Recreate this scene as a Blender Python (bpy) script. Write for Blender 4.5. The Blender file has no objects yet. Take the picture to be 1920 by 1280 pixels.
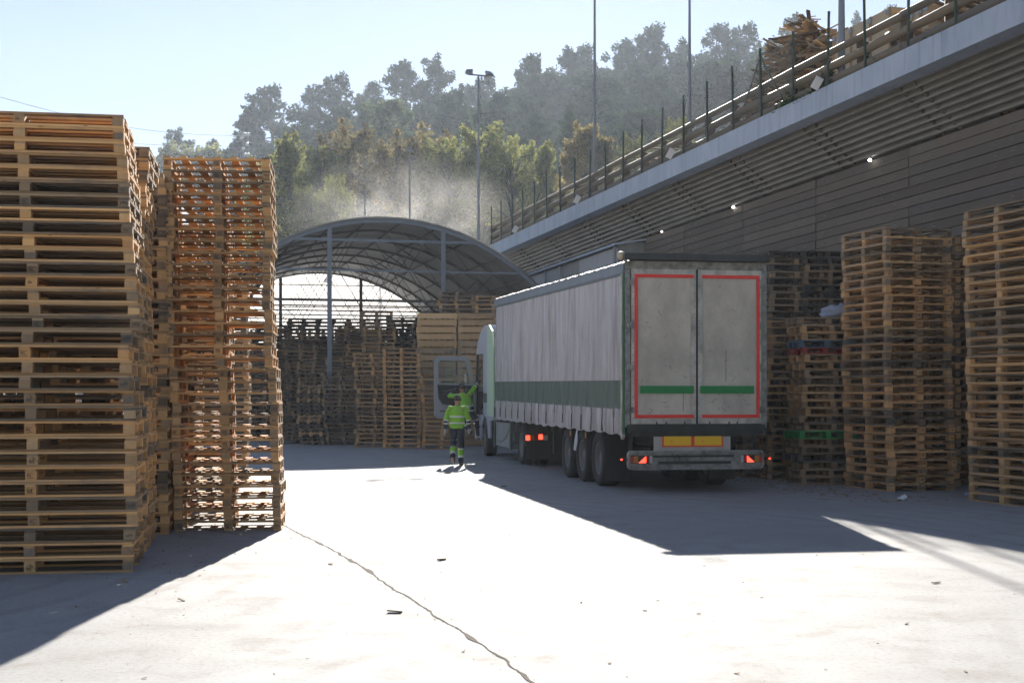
import bpy, math, random
from mathutils import Vector, Matrix, Euler, noise
R = math.radians
random.seed(7)
scene = bpy.context.scene
col = scene.collection

# ------------------------------------------------------------------ camera, sky, sun, exposure
F = 2667.0                      # focal length in pixels of the 1920 wide photo
EYE = 1.7
HOR = 740.0
cam_d = bpy.data.cameras.new("camera")
cam_d.lens = 50.0; cam_d.sensor_width = 36.0; cam_d.sensor_fit = 'HORIZONTAL'
cam_d.shift_y = (HOR - 640) / 1920.0
cam_d.clip_end = 2000; cam_d.clip_start = 0.1
cam = bpy.data.objects.new("camera", cam_d); col.objects.link(cam)
cam.location = (0, 0, EYE); cam.rotation_euler = (R(90), 0, 0)
scene.camera = cam

SUN_ELEV = 24.0
SUN_TAN = 0.022                 # the sun stands straight ahead, a little to the right
SUN_AZ = math.atan(SUN_TAN)
world = bpy.data.worlds.new("World"); scene.world = world; world.use_nodes = True
wn = world.node_tree; wn.nodes.clear()
sky = wn.nodes.new('ShaderNodeTexSky'); sky.sky_type = 'NISHITA'
sky.sun_disc = False; sky.sun_elevation = R(SUN_ELEV); sky.sun_rotation = SUN_AZ
sky.altitude = 0; sky.air_density = 1.0; sky.dust_density = 0.05; sky.ozone_density = 0.3
bg = wn.nodes.new('ShaderNodeBackground'); bg.inputs[1].default_value = 0.05
wo = wn.nodes.new('ShaderNodeOutputWorld')
tint = wn.nodes.new('ShaderNodeMix'); tint.data_type = 'RGBA'; tint.blend_type = 'MULTIPLY'; tint.inputs[0].default_value = 1.0; tint.inputs[7].default_value = (1.0, 0.93, 1.0, 1)
wn.links.new(sky.outputs[0], tint.inputs[6]); wn.links.new(tint.outputs[2], bg.inputs[0]); wn.links.new(bg.outputs[0], wo.inputs[0])

sd = bpy.data.lights.new("sun", 'SUN'); sd.energy = 5.0; sd.angle = R(0.5); sd.color = (1.0, 0.945, 0.86)
sun = bpy.data.objects.new("sun", sd); col.objects.link(sun)
el = R(SUN_ELEV)
sdir = Vector((math.sin(SUN_AZ) * math.cos(el), math.cos(SUN_AZ) * math.cos(el), math.sin(el)))
sun.rotation_euler = (-sdir).to_track_quat('-Z', 'Y').to_euler()
sun.location = sdir * 60

scene.view_settings.view_transform = 'Standard'
scene.view_settings.look = 'None'
scene.view_settings.exposure = 1.32
scene.view_settings.gamma = 1.0
scene.view_settings.use_curve_mapping = False
cy = scene.cycles
cy.use_denoising = True
cy.denoiser = 'OPENIMAGEDENOISE'
cy.max_bounces = 8; cy.diffuse_bounces = 4; cy.glossy_bounces = 3; cy.transmission_bounces = 6
cy.volume_bounces = 1; cy.transparent_max_bounces = 12
cy.sample_clamp_indirect = 6.0
cy.caustics_reflective = False; cy.caustics_refractive = False
cy.volume_step_rate = 1.0; cy.volume_max_steps = 128

# ------------------------------------------------------------------ helpers
def pos(px, py, Z):
    return Vector(((px - 960) / F * Z, Z, EYE + (HOR - py) / F * Z))

ONES = ['', 'first', 'second', 'third', 'fourth', 'fifth', 'sixth', 'seventh', 'eighth', 'ninth', 'tenth', 'eleventh', 'twelfth',
        'thirteenth', 'fourteenth', 'fifteenth', 'sixteenth', 'seventeenth', 'eighteenth', 'nineteenth']
def ordw(n):
    if n < 20: return ONES[n]
    t, o = divmod(n, 10)
    if o == 0: return {2: 'twentieth', 3: 'thirtieth', 4: 'fortieth'}[t]
    return {2: 'twenty', 3: 'thirty', 4: 'forty'}[t] + '-' + ONES[o]

class MB:
    """collects solids; build() links them as one mesh object"""
    def __init__(s):
        s.v = []; s.f = []; s.mi = []; s.uv = []; s.tone = []; s.smooth = []
    def add(s, verts, faces, mi=0, tone=None, uvs=None, smooth=False):
        b = len(s.v); t = random.random() if tone is None else tone
        s.v += [tuple(v) for v in verts]; s.tone += [t] * len(verts)
        for k, fc in enumerate(faces):
            s.f.append([b + i for i in fc]); s.mi.append(mi); s.smooth.append(smooth)
            if uvs: s.uv.append(uvs[k])
            else: s.uv.append([(verts[i][0] + verts[i][1], verts[i][2]) for i in fc])
    def box(s, c, size, rot=None, mi=0, tone=None, axis=None, taper=0):
        hx, hy, hz = size[0] / 2, size[1] / 2, size[2] / 2
        loc = [(-hx, -hy, -hz), (hx, -hy, -hz), (hx, hy, -hz), (-hx, hy, -hz), (-hx, -hy, hz), (hx, -hy, hz), (hx, hy, hz), (-hx, hy, hz)]
        if taper: loc = loc[:4] + [(x * (1 - taper), y * (1 - taper), z) for x, y, z in loc[4:]]
        faces = [(0, 3, 2, 1), (4, 5, 6, 7), (0, 1, 5, 4), (1, 2, 6, 5), (2, 3, 7, 6), (3, 0, 4, 7)]
        a = axis if axis is not None else max(range(3), key=lambda i: size[i])
        oth = [i for i in range(3) if i != a]
        du, dv = random.random() * 9, random.random() * 9
        uvs = [[(loc[i][a] + du, loc[i][oth[0]] + loc[i][oth[1]] + dv) for i in fc] for fc in faces]
        c = Vector(c)
        vs = [c + (rot @ Vector(p) if rot is not None else Vector(p)) for p in loc]
        s.add(vs, faces, mi, tone, uvs)
    def bar(s, p0, p1, w, h, mi=0, tone=None):
        p0 = Vector(p0); p1 = Vector(p1); d = p1 - p0
        q = d.to_track_quat('Y', 'Z').to_matrix()
        s.box((p0 + p1) / 2, (w, d.length, h), q, mi, tone, axis=1)
    def tube(s, pts, r, n=8, mi=0, tone=None, caps=True):
        pts = [Vector(p) for p in pts]
        rs = r if isinstance(r, (list, tuple)) else [r] * len(pts)
        vs = []; fs = []; uvs = []
        L = 0; Ls = []
        for i, p in enumerate(pts):
            if i: L += (p - pts[i - 1]).length
            Ls.append(L)
            a = pts[max(i - 1, 0)]; b = pts[min(i + 1, len(pts) - 1)]
            q = (b - a).to_track_quat('Z', 'Y').to_matrix()
            for k in range(n):
                t = 2 * math.pi * k / n
                vs.append(p + q @ Vector((math.cos(t) * rs[i], math.sin(t) * rs[i], 0)))
        for i in range(len(pts) - 1):
            for k in range(n):
                k2 = (k + 1) % n
                fs.append((i * n + k, i * n + k2, (i + 1) * n + k2, (i + 1) * n + k))
                c = 2 * math.pi * rs[i] / n
                uvs.append([(Ls[i], k * c), (Ls[i], (k + 1) * c), (Ls[i + 1], (k + 1) * c), (Ls[i + 1], k * c)])
        s.add(vs, fs, mi, tone, uvs, smooth=n > 6)
        if caps:
            m = len(pts)
            s.add(vs[:n], [tuple(range(n - 1, -1, -1))], mi, s.tone[-1])
            s.add(vs[(m - 1) * n:], [tuple(range(n))], mi, s.tone[-1])
    def lathe(s, prof, n=32, axis='X', c=(0, 0, 0), mi=0, tone=None):
        """prof: (along, radius)"""
        vs = []; fs = []; c = Vector(c)
        for a, r in prof:
            for k in range(n):
                t = 2 * math.pi * k / n; u, w = math.cos(t) * r, math.sin(t) * r
                vs.append(c + (Vector((a, u, w)) if axis == 'X' else Vector((u, a, w)) if axis == 'Y' else Vector((u, w, a))))
        for i in range(len(prof) - 1):
            for k in range(n):
                k2 = (k + 1) % n
                fs.append((i * n + k, i * n + k2, (i + 1) * n + k2, (i + 1) * n + k))
        s.add(vs, fs, mi, tone, smooth=True)
    def prism(s, poly, y0, y1, mi=0, tone=None, plane='XZ', smooth=False):
        """extrude a polygon (in XZ) along Y, or (in YZ) along X, or (in XY) along Z"""
        def m(p, t):
            return (p[0], t, p[1]) if plane == 'XZ' else (t, p[0], p[1]) if plane == 'YZ' else (p[0], p[1], t)
        n = len(poly)
        vs = [m(p, y0) for p in poly] + [m(p, y1) for p in poly]
        fs = [(i, (i + 1) % n, n + (i + 1) % n, n + i) for i in range(n)] + [tuple(range(n - 1, -1, -1)), tuple(range(n, 2 * n))]
        s.add(vs, fs, mi, tone, smooth=smooth)
    def loft(s, rings, mis=None, n=14, tone=0.5, cap0=True, cap1=True):
        """rings: (centre, rx, ry, quaternion matrix or None)"""
        vs = []
        for c, rx, ry, q in rings:
            c = Vector(c)
            for k in range(n):
                t = 2 * math.pi * k / n
                p = Vector((math.cos(t) * rx, math.sin(t) * ry, 0))
                vs.append(c + (q @ p if q is not None else p))
        for i in range(len(rings) - 1):
            fs = [(i * n + k, i * n + (k + 1) % n, (i + 1) * n + (k + 1) % n, (i + 1) * n + k) for k in range(n)]
            b = len(s.v) if i == 0 else b
            if i == 0:
                s.v += [tuple(v) for v in vs]; s.tone += [tone] * len(vs)
            for fc in fs:
                s.f.append([b + j for j in fc]); s.mi.append(mis[i] if mis else 0); s.smooth.append(True)
                s.uv.append([(vs[j][0] + vs[j][1], vs[j][2]) for j in fc])
        if cap0: s.add(vs[:n], [tuple(range(n - 1, -1, -1))], mis[0] if mis else 0, tone, smooth=True)
        if cap1: s.add(vs[-n:], [tuple(range(n))], mis[-1] if mis else 0, tone, smooth=True)
    def mesh(s, name, mats):
        me = bpy.data.meshes.new(name)
        me.from_pydata(s.v, [], s.f); 
        for m in (mats if isinstance(mats, (list, tuple)) else [mats]): me.materials.append(m)
        me.polygons.foreach_set('material_index', s.mi)
        me.polygons.foreach_set('use_smooth', s.smooth)
        uvl = me.uv_layers.new(name='UVMap'); flat = []
        for u in s.uv:
            for a in u: flat += [a[0], a[1]]
        uvl.data.foreach_set('uv', flat)
        at = me.attributes.new('tone', 'FLOAT', 'POINT'); at.data.foreach_set('value', s.tone)
        me.update()
        return me
    def build(s, name, mats, parent=None, loc=None, rot=None):
        return link(name, s.mesh(name, mats), parent, loc, rot)

def link(name, me, parent=None, loc=None, rot=None):
    o = bpy.data.objects.new(name, me); col.objects.link(o)
    if parent is not None: o.parent = parent
    if loc is not None: o.location = loc
    if rot is not None: o.rotation_euler = rot
    return o

def tag(o, label=None, cat=None, group=None, kind=None):
    if label: o['label'] = label
    if cat: o['category'] = cat
    if group: o['group'] = group
    if kind: o['kind'] = kind
    return o

def empty(name, loc=(0, 0, 0), rz=0.0, parent=None):
    o = bpy.data.objects.new(name, None); col.objects.link(o)
    o.empty_display_size = 0.2
    o.location = loc; o.rotation_euler = (0, 0, rz)
    if parent is not None: o.parent = parent
    return o

# ------------------------------------------------------------------ materials
def newmat(name):
    m = bpy.data.materials.new(name); m.use_nodes = True
    nt = m.node_tree; nt.nodes.clear()
    out = nt.nodes.new('ShaderNodeOutputMaterial')
    return m, nt, out

def N(nt, typ, **kw):
    n = nt.nodes.new(typ)
    for k, v in kw.items():
        if k.startswith('i_'):
            key = k[2:]
            n.inputs[int(key) if key.isdigit() else key.replace('_', ' ')].default_value = v
        else: setattr(n, k, v)
    return n

def math_n(nt, op, a, b=None, c=None, clamp=False):
    n = nt.nodes.new('ShaderNodeMath'); n.operation = op; n.use_clamp = clamp
    for i, x in enumerate((a, b, c)):
        if x is None: continue
        if isinstance(x, (int, float)): n.inputs[i].default_value = x
        else: nt.links.new(x, n.inputs[i])
    return n.outputs[0]

def mixc(nt, fac, a, b, mode='MIX'):
    n = nt.nodes.new('ShaderNodeMix'); n.data_type = 'RGBA'; n.blend_type = mode
    for sock, x in ((n.inputs[0], fac), (n.inputs[6], a), (n.inputs[7], b)):
        if isinstance(x, (int, float)): sock.default_value = x
        elif isinstance(x, tuple): sock.default_value = (x[0], x[1], x[2], 1)
        else: nt.links.new(x, sock)
    return n.outputs[2]

def coords(nt, kind='Object', scale=(1, 1, 1)):
    tc = nt.nodes.new('ShaderNodeTexCoord'); mp = nt.nodes.new('ShaderNodeMapping')
    mp.inputs['Scale'].default_value = scale
    nt.links.new(tc.outputs[kind], mp.inputs[0]); return mp.outputs[0]

def noise_n(nt, vec, scale, detail=4, rough=0.55, dist=0.0):
    n = nt.nodes.new('ShaderNodeTexNoise'); n.inputs['Scale'].default_value = scale
    n.inputs['Detail'].default_value = detail; n.inputs['Roughness'].default_value = rough; n.inputs['Distortion'].default_value = dist
    nt.links.new(vec, n.inputs['Vector']); return n.outputs[0]

def ramp(nt, fac, stops):
    n = nt.nodes.new('ShaderNodeValToRGB'); cr = n.color_ramp
    while len(cr.elements) < len(stops): cr.elements.new(0.5)
    for e, (p, c) in zip(cr.elements, stops):
        e.position = p; e.color = (c[0], c[1], c[2], 1) if isinstance(c, tuple) else (c, c, c, 1)
    nt.links.new(fac, n.inputs[0]); return n.outputs[0]

def bump_n(nt, h, strength=0.3, dist=0.02):
    b = nt.nodes.new('ShaderNodeBump'); b.inputs['Strength'].default_value = strength; b.inputs['Distance'].default_value = dist
    nt.links.new(h, b.inputs['Height']); return b.outputs[0]

def setc(nt, sock, x):
    if isinstance(x, tuple): sock.default_value = (x[0], x[1], x[2], 1)
    elif isinstance(x, (int, float)): sock.default_value = x
    else: nt.links.new(x, sock)

def principled(nt, out, color, rough=0.7, metallic=0.0, normal=None, spec=None):
    p = nt.nodes.new('ShaderNodeBsdfPrincipled')
    setc(nt, p.inputs['Base Color'], color); setc(nt, p.inputs['Roughness'], rough); p.inputs['Metallic'].default_value = metallic
    if spec is not None: p.inputs['Specular IOR Level'].default_value = spec
    if normal is not None: nt.links.new(normal, p.inputs['Normal'])
    nt.links.new(p.outputs[0], out.inputs[0]); return p

def wood(name, light, dark, grey=0.0, greycol=(.17, .155, .14), rough=0.8):
    m, nt, out = newmat(name)
    uv = coords(nt, 'UV', (2.2, 34, 1))
    g = noise_n(nt, uv, 1.0, 5, 0.6, 0.6)
    at = nt.nodes.new('ShaderNodeAttribute'); at.attribute_name = 'tone'
    oi = nt.nodes.new('ShaderNodeObjectInfo')
    t = math_n(nt, 'ADD', math_n(nt, 'MULTIPLY', at.outputs['Fac'], 0.5), math_n(nt, 'MULTIPLY', oi.outputs['Random'], 0.4))
    t = math_n(nt, 'ADD', t, math_n(nt, 'MULTIPLY', g, 0.35), clamp=True)
    c = ramp(nt, t, [(0.1, dark), (0.5, tuple((a + b) / 2 for a, b in zip(light, dark))), (0.95, light)])
    # weathering and dirt in blotches
    ob = coords(nt, 'Object')
    w = noise_n(nt, ob, 3.0, 4, 0.6)
    h = math_n(nt, 'FRACT', math_n(nt, 'MULTIPLY', math_n(nt, 'ADD', at.outputs['Fac'], oi.outputs['Random']), 7.31))
    wf = math_n(nt, 'ADD', math_n(nt, 'MULTIPLY', math_n(nt, 'SUBTRACT', w, 0.5), 1.6), math_n(nt, 'SUBTRACT', math_n(nt, 'MULTIPLY', h, 1.25), 0.68 - grey), clamp=True)
    c = mixc(nt, wf, c, greycol)
    kn = nt.nodes.new('ShaderNodeTexVoronoi'); kn.inputs['Scale'].default_value = 1.0
    nt.links.new(coords(nt, 'UV', (3.0, 14, 1)), kn.inputs['Vector'])
    kf = ramp(nt, kn.outputs['Distance'], [(0.03, 1.0), (0.10, 0.0)])
    c = mixc(nt, math_n(nt, 'MULTIPLY', kf, 0.7), c, (.07, .035, .015))
    principled(nt, out, c, rough, 0, bump_n(nt, g, 0.25, 0.004), 0.25)
    return m

def paint(name, c, rough=0.5, dirt=0.3, dirtcol=(.08, .075, .065), scale=4.0, metallic=0.0, bump=0.05, stretch=(1, 1, 0.3), thr=0.5, spec=0.4):
    m, nt, out = newmat(name)
    ob = coords(nt, 'Object', stretch)
    n1 = noise_n(nt, ob, scale, 6, 0.65); n2 = noise_n(nt, coords(nt, 'Object'), scale * 9, 3, 0.6)
    f = ramp(nt, n1, [(thr - 0.12, 0.0), (thr + 0.22, 1.0)])
    f = math_n(nt, 'MULTIPLY', f, dirt)
    f2 = math_n(nt, 'MULTIPLY', ramp(nt, n2, [(0.6, 0.0), (0.72, 1.0)]), dirt * 0.5)
    cc = mixc(nt, math_n(nt, 'ADD', f, f2, clamp=True), c, dirtcol)
    rr = math_n(nt, 'ADD', rough, math_n(nt, 'MULTIPLY', n1, 0.15))
    principled(nt, out, cc, rr, metallic, bump_n(nt, n1, bump, 0.01), spec)
    return m

def emit(name, c, strength, base=None):
    m, nt, out = newmat(name)
    p = principled(nt, out, base or c, 0.3)
    p.inputs['Emission Color'].default_value = (c[0], c[1], c[2], 1); p.inputs['Emission Strength'].default_value = strength
    return m

def leaf(name, c1, c2, trans=0.45):
    m, nt, out = newmat(name)
    at = nt.nodes.new('ShaderNodeAttribute'); at.attribute_name = 'tone'
    oi = nt.nodes.new('ShaderNodeObjectInfo')
    t = math_n(nt, 'ADD', math_n(nt, 'MULTIPLY', at.outputs['Fac'], 0.7), math_n(nt, 'MULTIPLY', oi.outputs['Random'], 0.3))
    c = ramp(nt, t, [(0.0, c1), (1.0, c2)])
    d = nt.nodes.new('ShaderNodeBsdfDiffuse'); tr = nt.nodes.new('ShaderNodeBsdfTranslucent'); mx = nt.nodes.new('ShaderNodeMixShader')
    nt.links.new(c, d.inputs[0]); nt.links.new(c, tr.inputs[0]); mx.inputs[0].default_value = trans
    nt.links.new(d.outputs[0], mx.inputs[1]); nt.links.new(tr.outputs[0], mx.inputs[2]); nt.links.new(mx.outputs[0], out.inputs[0])
    return m

M = {}
M['pine'] = wood('fresh_pine_wood', (.84, .50, .22), (.42, .21, .08), 0.12)
M['pine2'] = wood('used_pine_wood', (.72, .46, .225), (.28, .155, .065), 0.22, (.17, .14, .11))
M['old'] = wood('weathered_pallet_wood', (.46, .32, .19), (.18, .12, .07), 0.3, (.10, .095, .085))
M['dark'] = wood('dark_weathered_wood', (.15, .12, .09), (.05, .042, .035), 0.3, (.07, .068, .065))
M['collar'] = wood('pale_crate_board', (.74, .50, .26), (.46, .28, .13), 0.05)
M['blue_plastic'] = paint('blue_plastic', (.03, .12, .26), 0.5, 0.35)
M['red_plastic'] = paint('red_paint', (.35, .03, .02), 0.5, 0.35)
M['green_plastic'] = paint('green_plastic', (.02, .30, .06), 0.4, 0.2)
M['chrome_dark'] = paint('galvanised_steel', (.28, .30, .33), 0.45, 0.3, metallic=0.6)
M['black'] = paint('black_rubber', (.022, .022, .024), 0.75, 0.35, (.09, .085, .08))
M['steel_green'] = paint('dark_green_steel', (.03, .06, .045), 0.5, 0.3)
# ------------------------------------------------------------------ ground
def ground_mat():
    m, nt, out = newmat('dusty_concrete')
    ob = coords(nt, 'Object')
    big = noise_n(nt, ob, 0.22, 5, 0.6); mid = noise_n(nt, ob, 1.7, 6, 0.65, 0.4); fine = noise_n(nt, ob, 24, 5, 0.75)
    grit = noise_n(nt, ob, 190, 2, 0.6)
    c = ramp(nt, big, [(0.3, (.32, .312, .30)), (0.55, (.39, .388, .385)), (0.75, (.345, .335, .32))])
    c = mixc(nt, math_n(nt, 'MULTIPLY', ramp(nt, mid, [(0.52, 0.0), (0.72, 1.0)]), 0.5), c, (.27, .235, .19))
    c = mixc(nt, math_n(nt, 'MULTIPLY', ramp(nt, fine, [(0.50, 0.0), (0.66, 1.0)]), 0.5), c, (.22, .19, .155))
    # curved tyre marks
    tc = coords(nt, 'Object')
    wv = nt.nodes.new('ShaderNodeTexWave'); wv.wave_type = 'RINGS'; wv.rings_direction = 'Z'
    wv.inputs['Scale'].default_value = 0.55; wv.inputs['Distortion'].default_value = 1.2; wv.inputs['Detail'].default_value = 3
    mp = nt.nodes.new('ShaderNodeMapping'); mp.inputs['Location'].default_value = (9, -13, 0)
    t2 = nt.nodes.new('ShaderNodeTexCoord'); nt.links.new(t2.outputs['Object'], mp.inputs[0]); nt.links.new(mp.outputs[0], wv.inputs['Vector'])
    tm = math_n(nt, 'MULTIPLY', ramp(nt, wv.outputs['Fac'], [(0.74, 0.0), (0.95, 1.0)]), ramp(nt, big, [(0.45, 0.0), (0.6, 0.45)]))
    c = mixc(nt, math_n(nt, 'MULTIPLY', tm, 0.9), c, (.2, .18, .16))
    st = ramp(nt, noise_n(nt, coords(nt, 'Object', (1, .35, 1)), 0.9, 4, 0.6, 1.0), [(0.66, 0.0), (0.74, 1.0)])
    c = mixc(nt, math_n(nt, 'MULTIPLY', st, 0.16), c, (.2, .16, .12))
    h = math_n(nt, 'ADD', math_n(nt, 'MULTIPLY', fine, 0.6), math_n(nt, 'MULTIPLY', grit, 0.4))
    r = math_n(nt, 'ADD', 0.6, math_n(nt, 'MULTIPLY', mid, 0.3))
    principled(nt, out, c, r, 0, bump_n(nt, h, 0.6, 0.012), 0.12)
    return m
M['ground'] = ground_mat()
g = MB()
gx = [-345, -40, -12, -6, 0, 6, 12, 40, 345]; gy = [-25, 0, 20, 45, 85, 440]
vs = [(x, y, 0) for y in gy for x in gx]; nx = len(gx)
fs = [(j * nx + i, j * nx + i + 1, (j + 1) * nx + i + 1, (j + 1) * nx + i) for j in range(len(gy) - 1) for i in range(nx - 1)]
g.add(vs, fs, 0, 0.5)
ground = g.build('ground', M['ground']); tag(ground, 'dusty pale concrete yard floor', 'ground', kind='structure')

# the crack / joint in the concrete: px points -> ground
def gp(px, py):
    Z = F * EYE / (py - HOR); return Vector(((px - 960) / F * Z, Z, 0))
crk = [(533, 985), (560, 1000), (600, 1018), (640, 1040), (685, 1066), (725, 1096), (770, 1122), (825, 1160), (880, 1193), (925, 1224), (960, 1250), (1003, 1282), (1080, 1340), (1180, 1420)]
pts = [gp(*p) for p in crk]
line = []
for a, b in zip(pts, pts[1:]):
    n = max(2, int((b - a).length / 0.05))
    for k in range(n): line.append(a.lerp(b, k / n))
cm = MB(); L = []; Rr = []
for i, p in enumerate(line):
    d = (line[min(i + 1, len(line) - 1)] - line[max(i - 1, 0)]).normalized(); nrm = Vector((-d.y, d.x, 0))
    w = max(.003, 0.005 + 0.034 * max(0, noise.noise(p * 2.3) + 0.12) ** 1.3 + 0.008 * random.random() * (noise.noise(p * 5) + .6))
    off = nrm * noise.noise(p * 4.0) * 0.03 + nrm * random.uniform(-.004, .004)
    L.append(p + off + nrm * w + Vector((0, 0, 0.004))); Rr.append(p + off - nrm * w + Vector((0, 0, 0.004)))
vs = L + Rr; n = len(L)
cm.add(vs, [(n + i, n + i + 1, i + 1, i) for i in range(n - 1)], 0, 0.5)
m, nt, out = newmat('dirt_filled_crack'); nn = noise_n(nt, coords(nt, 'Object'), 26, 4, 0.7)
principled(nt, out, ramp(nt, nn, [(0.3, (.012, .008, .005)), (0.6, (.05, .03, .017)), (0.8, (.12, .075, .045))]), 0.95, 0, bump_n(nt, nn, 0.8, 0.01))
tag(cm.build('crack', m), 'dirt filled crack running diagonally across the concrete', kind='structure')

# wood chips, splinters and litter on the concrete: nobody could count it
ch = MB(); random.seed(21)
def chip(x, y, s):
    rot = Euler((random.uniform(-.2, .2), random.uniform(-.2, .2), random.uniform(0, 6.3))).to_matrix()
    ch.box((x, y, 0.004 + s * 0.08), (s, s * random.uniform(.15, .6), s * random.uniform(.08, .2)), rot)
for k in range(300):
    Z = 8.0 * math.exp(random.random() * 1.75); px = random.uniform(-40, 1960)
    X = (px - 960) / F * Z
    chip(X, Z, random.choice([.006, .008, .01, .012, .015, .02, .03]) * random.uniform(.6, 1.2))
for k in range(700):      # dirt and chips gathered along the foot of the stacks on the right and left
    t = random.random(); Z = random.uniform(22.5, 31); X = 5.0 + random.gauss(0, .5) + (28 - Z) * 0.22
    chip(X, Z, random.uniform(.015, .06))
for k in range(160):
    Z = random.uniform(12, 22); X = -3.3 - (Z - 13) * .12 + random.gauss(0, .35); chip(X, Z, random.uniform(.01, .035))
for k in range(420):
    p = line[random.randrange(len(line))]; chip(p.x + random.gauss(0, .10), p.y + random.gauss(0, .10), random.uniform(.004, .014))
for k in range(900):      # fine grit in drifts
    c_ = random.choice(((-2.6, 11.0), (-1.6, 12.5), (.4, 14.5), (3.4, 11.5), (2.2, 13.2), (4.3, 13.5), (-.6, 17.0), (-2.2, 14.2)))
    chip(c_[0] + random.gauss(0, .55), c_[1] + random.gauss(0, .8), random.uniform(.003, .010))
for px, py, s in [(740, 1148, .11), (620, 1058, .06), (955, 1003, .05), (1755, 1093, .09), (340, 1126, .08), (232, 1091, .1), (828, 1050, .10), (945, 912, .09), (1090, 1130, .04), (1700, 1170, .04)]:
    p = gp(px, py); chip(p.x, p.y, s)
tag(ch.build('wood_chips', M['old']), 'scattered wood chips and splinters on the concrete', 'litter', kind='stuff')
# paper scrap and plastic bottle
def scrap(name, px, py, s, label, cat):
    p = gp(px, py); b = MB()
    k = 7; vs = []
    for j in range(k):
        for i in range(k):
            u, v = i / (k - 1) - .5, j / (k - 1) - .5
            vs.append((u * s * (1 - v * .5), v * s * .5, .012 + s * .45 * max(0, u * .9 + v * .6 + .25) + .02 * noise.noise(Vector((u * 5, v * 5, px)))))
    b.add(vs, [(j * k + i, j * k + i + 1, (j + 1) * k + i + 1, (j + 1) * k + i) for j in range(k - 1) for i in range(k - 1)], 0, .5, smooth=True)
    return tag(b.build(name, paint(name + '_white', (.7, .72, .75), .6, .1), None, p), label, cat)
scrap('paper_scrap', 1690, 936, .16, 'crumpled white paper scrap on the ground before the right stacks', 'paper')
bt = MB(); bt.lathe([(0, .001), (0, .03), (.14, .03), (.17, .012), (.2, .012), (.2, .001)], 12, 'X'); p = gp(1811, 929)
tag(bt.build('plastic_bottle', paint('bottle_plastic', (.35, .45, .7), .2, .05), None, (p.x, p.y, .03), (0, 0, .5)), 'small pale blue plastic bottle lying by the right-edge stack', 'bottle')

# ------------------------------------------------------------------ hill
RID = [(-130, 2), (-75, 4), (-55, 7), (-44, 12), (-37, 16.5), (-30, 20), (-18, 23), (-8, 26), (15, 29.5), (27, 31.5), (54, 34), (130, 36)]
def ridge(x):
    for (a, ha), (b, hb) in zip(RID, RID[1:]):
        if x <= b: return ha + (hb - ha) * (x - a) / (b - a)
    return RID[-1][1]
def hs(y0): return 1.6 + 1.0 * min(1, max(0, (y0 - 104) / 40.0))      # the slope runs back into the distance
def far(x0, y0, z0): k = hs(y0); return (x0 * k, y0 * k, EYE + k * (z0 - EYE))
def hill0(x, y):
    t = min(1, max(0, (y - 82) / 70.0)); t = t * t * (3 - 2 * t) * .5 + t * .5
    return ridge(x) * t * (1 - 0.25 * max(0, (y - 160) / 70)) + 1.2 * noise.noise(Vector((x * .07, y * .07, 0))) * t - .02
hm = MB(); xs = [-130 + i * 4 for i in range(66)]; ys = [80 + j * 3 for j in range(30)]
vs = [far(x, y, hill0(x, y)) for y in ys for x in xs]; nx = len(xs)
hm.add(vs, [(j * nx + i, j * nx + i + 1, (j + 1) * nx + i + 1, (j + 1) * nx + i) for j in range(len(ys) - 1) for i in range(nx - 1)], 0, .5, smooth=True)
m, nt, out = newmat('undergrowth'); nn = noise_n(nt, coords(nt, 'Object'), .6, 6, .65)
principled(nt, out, ramp(nt, nn, [(.3, (.02, .028, .014)), (.6, (.05, .055, .028)), (.8, (.09, .08, .045))]), .95, 0, bump_n(nt, nn, 1, .5))
tag(hm.build('hillside', m), 'wooded hillside behind the yard', 'hill', kind='structure')

# ------------------------------------------------------------------ retaining wall with overhanging cap
WT = 0.265; WS = 0.013
def wallX(Z): return 16.8 - WT * Z
def capX(Z): return 15.3 - WT * Z
ZREF = 26.9
def wz(z, Z): return z - WS * (Z - ZREF)
Z0, Z1 = 6.0, 63.5
def concrete(name, a, b, dirt=.35, sc=1.2):
    m, nt, out = newmat(name)
    ob = coords(nt, 'Object'); st = coords(nt, 'Object', (1, 1, .12))
    n1 = noise_n(nt, ob, sc, 5, .6); n2 = noise_n(nt, st, 5, 5, .7); n3 = noise_n(nt, ob, 30, 3, .6)
    c = ramp(nt, n1, [(.3, a), (.7, b)])
    c = mixc(nt, math_n(nt, 'MULTIPLY', ramp(nt, n2, [(.5, 0.), (.75, 1.)]), dirt), c, tuple(x * .45 for x in a))
    principled(nt, out, c, .85, 0, bump_n(nt, n3, .3, .01)); return m
M['cap'] = concrete('pale_concrete', (.36, .43, .53), (.45, .52, .62), .55)
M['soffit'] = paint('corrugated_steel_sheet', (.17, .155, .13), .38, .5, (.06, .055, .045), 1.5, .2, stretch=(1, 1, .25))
M['plank'] = wood('black_stained_plank', (.165, .135, .108), (.06, .05, .04), .1, (.12, .108, .096), .7)
wall = empty('retaining_wall', (wallX(30), 30, 0))
tag(wall, 'dark plank retaining wall under a pale concrete rim with corrugated steel soffit', 'retaining wall')
wl = Vector((wallX(30), 30, 0))
def seg(mb, prof, za, zb, mi=0):
    """profile [(dx from wallX, z)] swept between two Z"""
    vs = []
    for Z in (za, zb):
        for dx, z in prof: vs.append(Vector((wallX(Z) + dx, Z, wz(z, Z))) - wl)
    n = len(prof)
    mb.add(vs, [(i, (i + 1) % n, n + (i + 1) % n, n + i) for i in range(n)] + [tuple(range(n - 1, -1, -1)), tuple(range(n, 2 * n))], mi, .5)
cap = MB(); Z = Z0; pitchc = 4.2
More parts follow.
